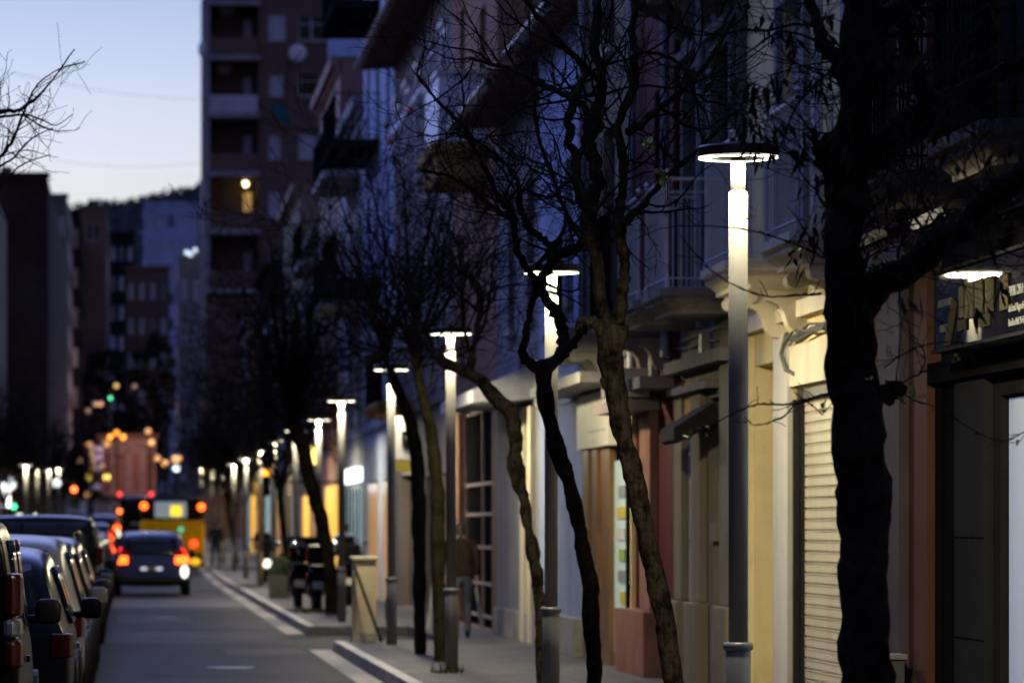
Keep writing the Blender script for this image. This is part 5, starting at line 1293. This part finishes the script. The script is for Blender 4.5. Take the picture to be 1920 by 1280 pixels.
q0, q1 = at(739, 862, 52.5), at(778, 781, 52.5)
b = MB(); b.box(q0.x, q1.x, 52.45, 52.5, q0.z, q1.z); b.build('panel', mat('white sign enamel', (.5, .5, .56), .4, var=.08), sp, bevel=.01)
q2, q3 = at(740, 884, 52.5), at(774, 863, 52.5)
b = MB(); b.box(q2.x, q3.x, 52.452, 52.498, q2.z, q3.z); b.build('lower_band', mat('olive yellow', (.25, .2, .02), .5, var=.1), sp)
q4 = at(766, 815, 52.44)
b = MB(); b.box(q4.x - .09, q4.x + .06, 52.435, 52.448, q4.z + .0, q4.z + .05); b.box(q4.x - .09, q4.x - .05, 52.435, 52.448, q4.z - .16, q4.z - .003); b.box(q4.x - .045, q4.x + .04, 52.435, 52.448, q4.z - .2, q4.z - .06); b.build('emblem', iron, sp)
b = MB(); b.box((736 - VX) * 52.5 / F - .06, q0.x - .002, 52.46, 52.49, q1.z - .2, q1.z - .15); b.build('bracket', iron, sp)
# planter
pl = thing('planter', at(522, 1118, 91), 'grey planter box holding a clipped green bush', 'planter')
p0 = at(505, 1118, 88); 
b = MB(); b.box(p0.x, p0.x + .46, 87.8, 88.3, .146, .66); b.build('box', mat('grey green planter', (.075, .08, .072), .7, var=.2), pl, bevel=.01)
bs = MB(); rg = random.Random(4)
for k in range(700):
    c = Vector((p0.x + .23 + rg.gauss(0, .13), 88.05 + rg.gauss(0, .13), .88 + rg.uniform(-.22, .2))); leaf(bs, c, rg.uniform(.02, .05), rg)
bs.build('bush', mat('dark bush leaf', (.05, .09, .025), .6, var=.4, scale=30), pl)
sb = MB(); sb.box(p0.x + .03, p0.x + .43, 87.83, 88.27, .663, .68); sb.build('soil', earth, pl)
# scooters
def scooter(px, Y, label, bodym, boxm):
    x = (px - VX) * Y / F; t = thing('scooter', (x, Y, .15), label, 'scooter', 'scooters parked on the pavement')
    def T(a, b, c): return Vector((x + a, Y + b, .15 + c))
    for y in (.25, 1.5):
        w = MB(); w.tube([T(-.055, y, .26), T(.055, y, .26)], .26, 18); wo = w.build('wheel', rubber, t); r = MB(); r.tube([T(-.06, y, .26), T(.06, y, .26)], .14, 12); r.build('rim', alu, wo)
    b = MB()
    pr = [(.0, .16, .55, .78), (.2, .20, .45, .80), (.6, .20, .35, .78), (.8, .15, .22, .40), (1.1, .16, .22, .36), (1.25, .20, .25, .9), (1.45, .17, .4, .98), (1.6, .08, .55, .9)]
    for y, hw, z0, z1 in pr: b.v += [T(-hw, y, z0 + .06), T(-hw * .6, y, z0), T(hw * .6, y, z0), T(hw, y, z0 + .06), T(hw * .95, y, z1 - .06), T(hw * .6, y, z1), T(-hw * .6, y, z1), T(-hw * .95, y, z1 - .06)]
    for i in range(len(pr) - 1):
        for k in range(8): a = i * 8 + k; c = i * 8 + (k + 1) % 8; b.f.append((a, c, c + 8, a + 8)); b.mi.append(0)
    b.f += [tuple(range(8)), tuple(range(56, 64))]; b.mi += [0, 0]; b.build('body', bodym, t, True)
    s = MB(); s.box(x - .15, x + .15, Y + .02, Y + .85, .15 + .80, .15 + .88); s.build('seat', blackpl, t, bevel=.03)
    k = MB(); k.box(x - .22, x + .22, Y - .32, Y + .1, .15 + .92, .15 + 1.26); k.build('top_box', boxm, t, bevel=.05)
    h = MB(); h.tube([T(-.36, 1.2, 1.06), T(-.1, 1.3, 1.02), T(.1, 1.3, 1.02), T(.36, 1.2, 1.06)], .022, 8); h.build('handlebar', iron, t)
    for a in (-1, 1):
        m = MB(); m.tube([T(a * .3, 1.24, 1.06), T(a * .38, 1.24, 1.25)], .01, 6); m.ball(T(a * .4, 1.24, 1.28), .07, 10, 6, sc=(1, .3, .7)); m.build('mirror', chrome, t)
    ws = MB(); ws.prism([(-.22, 1.0), (.22, 1.0), (.18, 1.42), (-.18, 1.42)], lambda p, q, d: T(p, d, q), 1.38, 1.4); ws.build('windscreen', carglass, t)
    tl = MB(); tl.ball(T(0, -.02, .68), .09, 10, 6, sc=(1, .4, .5)); tl.build('tail_light', redglass, t)
    np_ = MB(); np_.box(x - .1, x + .1, Y - .06, Y - .05, .15 + .42, .15 + .56); np_.build('number_plate', platem, t)
scooter(562, 76.5, 'black scooter with a pale topped box parked left of the dark trunk', black, dgrey)
scooter(596, 73.5, 'black scooter parked close behind the dark trunk', dgrey, black)
scooter(655, 79.0, 'dark scooter parked behind the beige cabinet before the lit shop', greyp, black)
sc2 = [None]
def lit_scooter():
    before = set(bpy.data.objects); scooter(499, 112, 'scooter with a bright lamp standing left of the planter', black, dgrey)
    r = [o for o in bpy.data.objects if o not in before and o.parent is None][0]
    b = MB(); b.ball((ORG[r.name].x + .02, 111.6, .72), .12, 10, 8); b.build('lamp', mat('white scooter lamp', (1, .95, .85), .5, var=0, emit=(1, .93, .8), es=3), r)
    r['group'] = 'scooters parked on the pavement'
lit_scooter()
bs_ = thing('blue_sign', at(523, 903, 101), 'small glowing blue sign behind the lamp post above the planter', 'sign')
p0, p1 = at(517, 916, 101), at(528, 890, 101); b = MB(); b.box(p0.x, p1.x, 101, 101.1, p0.z, p1.z); b.build('panel', mat('blue light panel', (.1, .2, .8), .5, var=0, emit=(.05, .16, 1), es=1.3), bs_, bevel=.02)
b = MB(); b.tube([(p1.x, 101.05, (p0.z + p1.z) / 2), (5.5, 101.05, (p0.z + p1.z) / 2)], .025, 6); b.build('bracket', iron, bs_)
for px, lab in ((494, 'left one of two small amber wall lanterns left of the blue sign'), (507, 'right one of two small amber wall lanterns left of the blue sign')):
    p = at(px, 886, 118); t = thing('wall_lantern', p, lab, 'lantern', 'amber lanterns by the blue sign')
    b = MB(); b.ball(p, .11, 10, 8); b.build('globe', mat('amber lantern', (1, .6, .2), .5, var=0, emit=(1, .45, .04), es=2.2), t)
    b = MB(); b.tube([p, (5.5, 118, p.z + .1)], .02, 6); b.build('bracket', iron, t)
# folding stand beside the walker
fs_ = thing('folding_stand', at(885, 1175, 56.5), 'pale splayed legs of a folding stand by the garage door', 'stand')
for (a0, b0, a1, b1) in ((892, 1095, 903, 1178), (812, 1095, 803, 1178)):
    b = MB(); b.tube([at(a0, b0, 56.5), at(a1, b1, 56.5)], .022, 8); b.build('leg', whiteiron, fs_)
b = MB(); p0, p1 = at(812, 1097, 56.5), at(892, 1093, 56.5); b.box(p0.x, p1.x, 56.45, 56.55, p0.z - .02, p0.z + .02); b.build('crossbar', darkmetal, fs_)

# ------------------------------------------------------------------ people
def person(px, Y, height, label, top, bottom, pose='stand', lean=0.0, z0=.15, turn=0):
    x = (px - VX) * Y / F; t = Vector((x, Y, z0)); s = height / 1.75
    J = {'pelvis': (0, 0, .93), 'chest': (0, .02 + lean * .5, 1.28), 'neck': (0, .04 + lean, 1.48), 'head': (0, .05 + lean * 1.2, 1.58), 'crown': (0, .05 + lean * 1.25, 1.71)}
    stepf = .16 if pose == 'walk' else .04
    for sx, nm in ((-1, 'l'), (1, 'r')):
        f = stepf * sx
        J['hip' + nm] = (.10 * sx, 0, .90); J['knee' + nm] = (.11 * sx, f + .03, .50); J['ank' + nm] = (.12 * sx, f * 1.4 - (.05 if pose == 'walk' else 0), .09); J['toe' + nm] = (.13 * sx, f * 1.4 + .14, .03)
        J['sh' + nm] = (.19 * sx, .03 + lean * .85, 1.42); J['el' + nm] = (.25 * sx, .02 + lean - f * .6, 1.14); J['wr' + nm] = (.24 * sx, .12 + lean * 1.2 - f, .93); J['hand' + nm] = (.235 * sx, .15 + lean * 1.3 - f, .84)
    rad = {'pelvis': .155, 'chest': .165, 'neck': .062, 'head': .095, 'crown': .075, 'hip': .10, 'knee': .065, 'ank': .045, 'toe': .04, 'sh': .075, 'el': .052, 'wr': .035, 'hand': .036}
    E = [('pelvis', 'chest'), ('chest', 'neck'), ('neck', 'head'), ('head', 'crown')]
    for nm in 'lr': E += [('pelvis', 'hip' + nm), ('hip' + nm, 'knee' + nm), ('knee' + nm, 'ank' + nm), ('ank' + nm, 'toe' + nm), ('chest', 'sh' + nm), ('sh' + nm, 'el' + nm), ('el' + nm, 'wr' + nm), ('wr' + nm, 'hand' + nm)]
    keys = list(J); me = bpy.data.meshes.new('person'); ca, sa = math.cos(turn), math.sin(turn)
    me.from_pydata([((J[k][0] * ca - J[k][1] * sa) * s, (J[k][0] * sa + J[k][1] * ca) * s, J[k][2] * s) for k in keys], [(keys.index(a), keys.index(b)) for a, b in E], [])
    o = bpy.data.objects.new('person_rig', me); C.objects.link(o)
    sk = o.modifiers.new('skin', 'SKIN'); 
    for i, k in enumerate(keys):
        base = k if k in rad else k[:-1]; r = rad[base] * s
        v = me.skin_vertices[0].data[i]; v.radius = (r * (1.15 if base in ('pelvis', 'chest') else 1), r * (.8 if base in ('pelvis', 'chest') else 1)); v.use_root = (k == 'pelvis')
    sd = o.modifiers.new('s', 'SUBSURF'); sd.levels = 2; sd.render_levels = 2
    bpy.context.view_layer.update()
    m2 = bpy.data.meshes.new_from_object(o.evaluated_get(bpy.context.evaluated_depsgraph_get()))
    bpy.data.objects.remove(o); bpy.data.meshes.remove(me)
    hair = mat('dark hair', (.02, .014, .01), .6, var=.2); shoe = mat('dark shoe', (.02, .02, .02), .5, var=.1)
    m2.materials.clear()
    for m_ in (top, bottom, skin, hair, shoe): m2.materials.append(m_)
    for p in m2.polygons:
        c = p.center / s; p.use_smooth = True
        if c.z > 1.60 or (c.z > 1.5 and c.y * 1 < lean * 1.2 + .03): p.material_index = 3
        elif c.z > 1.49: p.material_index = 2
        elif abs(c.x) > .2 and c.z < .92 and c.z > .75: p.material_index = 2
        elif c.z > .90: p.material_index = 0
        elif c.z > .10: p.material_index = 1
        else: p.material_index = 4
    ob = bpy.data.objects.new('person', m2); C.objects.link(ob); ob.location = t; ORG[ob.name] = t
    tag(ob, label, 'person')
jeans = mat('washed blue jeans', (.08, .095, .14), .9, var=.2, scale=20)
person(864, 55.2, 1.70, 'person in a brown jumper and jeans walking away beside the third lamp post', mat('brown jumper', (.026, .019, .014), .9, var=.2, scale=20), jeans, 'walk', lean=.10)
person(648, 84, 1.76, 'person in a pale blue jacket standing among the scooters before the lit shop', mat('pale blue jacket', (.35, .50, .66), .8, var=.15, scale=8), mat('dark trousers', (.03, .03, .04), .9, var=.2), 'stand', turn=.3)
person(492, 118, 1.74, 'dark clothed person standing left of the planter', mat('black coat', (.015, .015, .018), .9, var=.2), jeans, 'stand', z0=.16)
person(404, 140, 1.76, 'dark clothed person near the kerb right of the yellow bus', mat('black coat', None), mat('dark trousers', None), 'stand', z0=.26)
# overhead wires against the sky
for i, (a, b_, lab) in enumerate(((at(-40, 122, 120), at(384, 186, 203), 'thin slack wire crossing the upper sky to the tower'), (at(100, 300, 205), at(384, 305, 203), 'faint lower wire crossing the sky to the tower'))):
    w = MB(); w.tube([a.lerp(b_, k / 10) - Vector((0, 0, .3 * math.sin(math.pi * k / 10))) for k in range(11)], .008, 5)
    tag(w.build('overhead_wire', iron), lab, 'wire')
# weeds in tree pits
rg = random.Random(21)
for px, Y, n, lab in ((842, 42.0, 60, 'tiny green weed tuft at the foot of the third lamp post'), (585, 72.5, 220, 'yellow green weeds at the kerb before the scooters'), (470, 104, 160, 'weeds around the foot of the far lamp posts')):
    w = MB(); x = (px - VX) * Y / F
    for k in range(n):
        c = Vector((x + rg.gauss(0, .09 if n < 100 else .25), Y + rg.gauss(0, .09 if n < 100 else .5), .146)); h = rg.uniform(.04, .14); d = Vector((rg.gauss(0, .5), rg.gauss(0, .5), 1)).normalized() * h; sd = Vector((rg.gauss(0, 1), rg.gauss(0, 1), 0)).normalized() * .012
        w.add([c - sd, c + sd, c + d], [(0, 1, 2)])
    tag(w.build('weeds', mat('weed leaf', (.10, .12, .03), .7, var=.4, scale=20)), lab, 'weeds', kind='stuff')
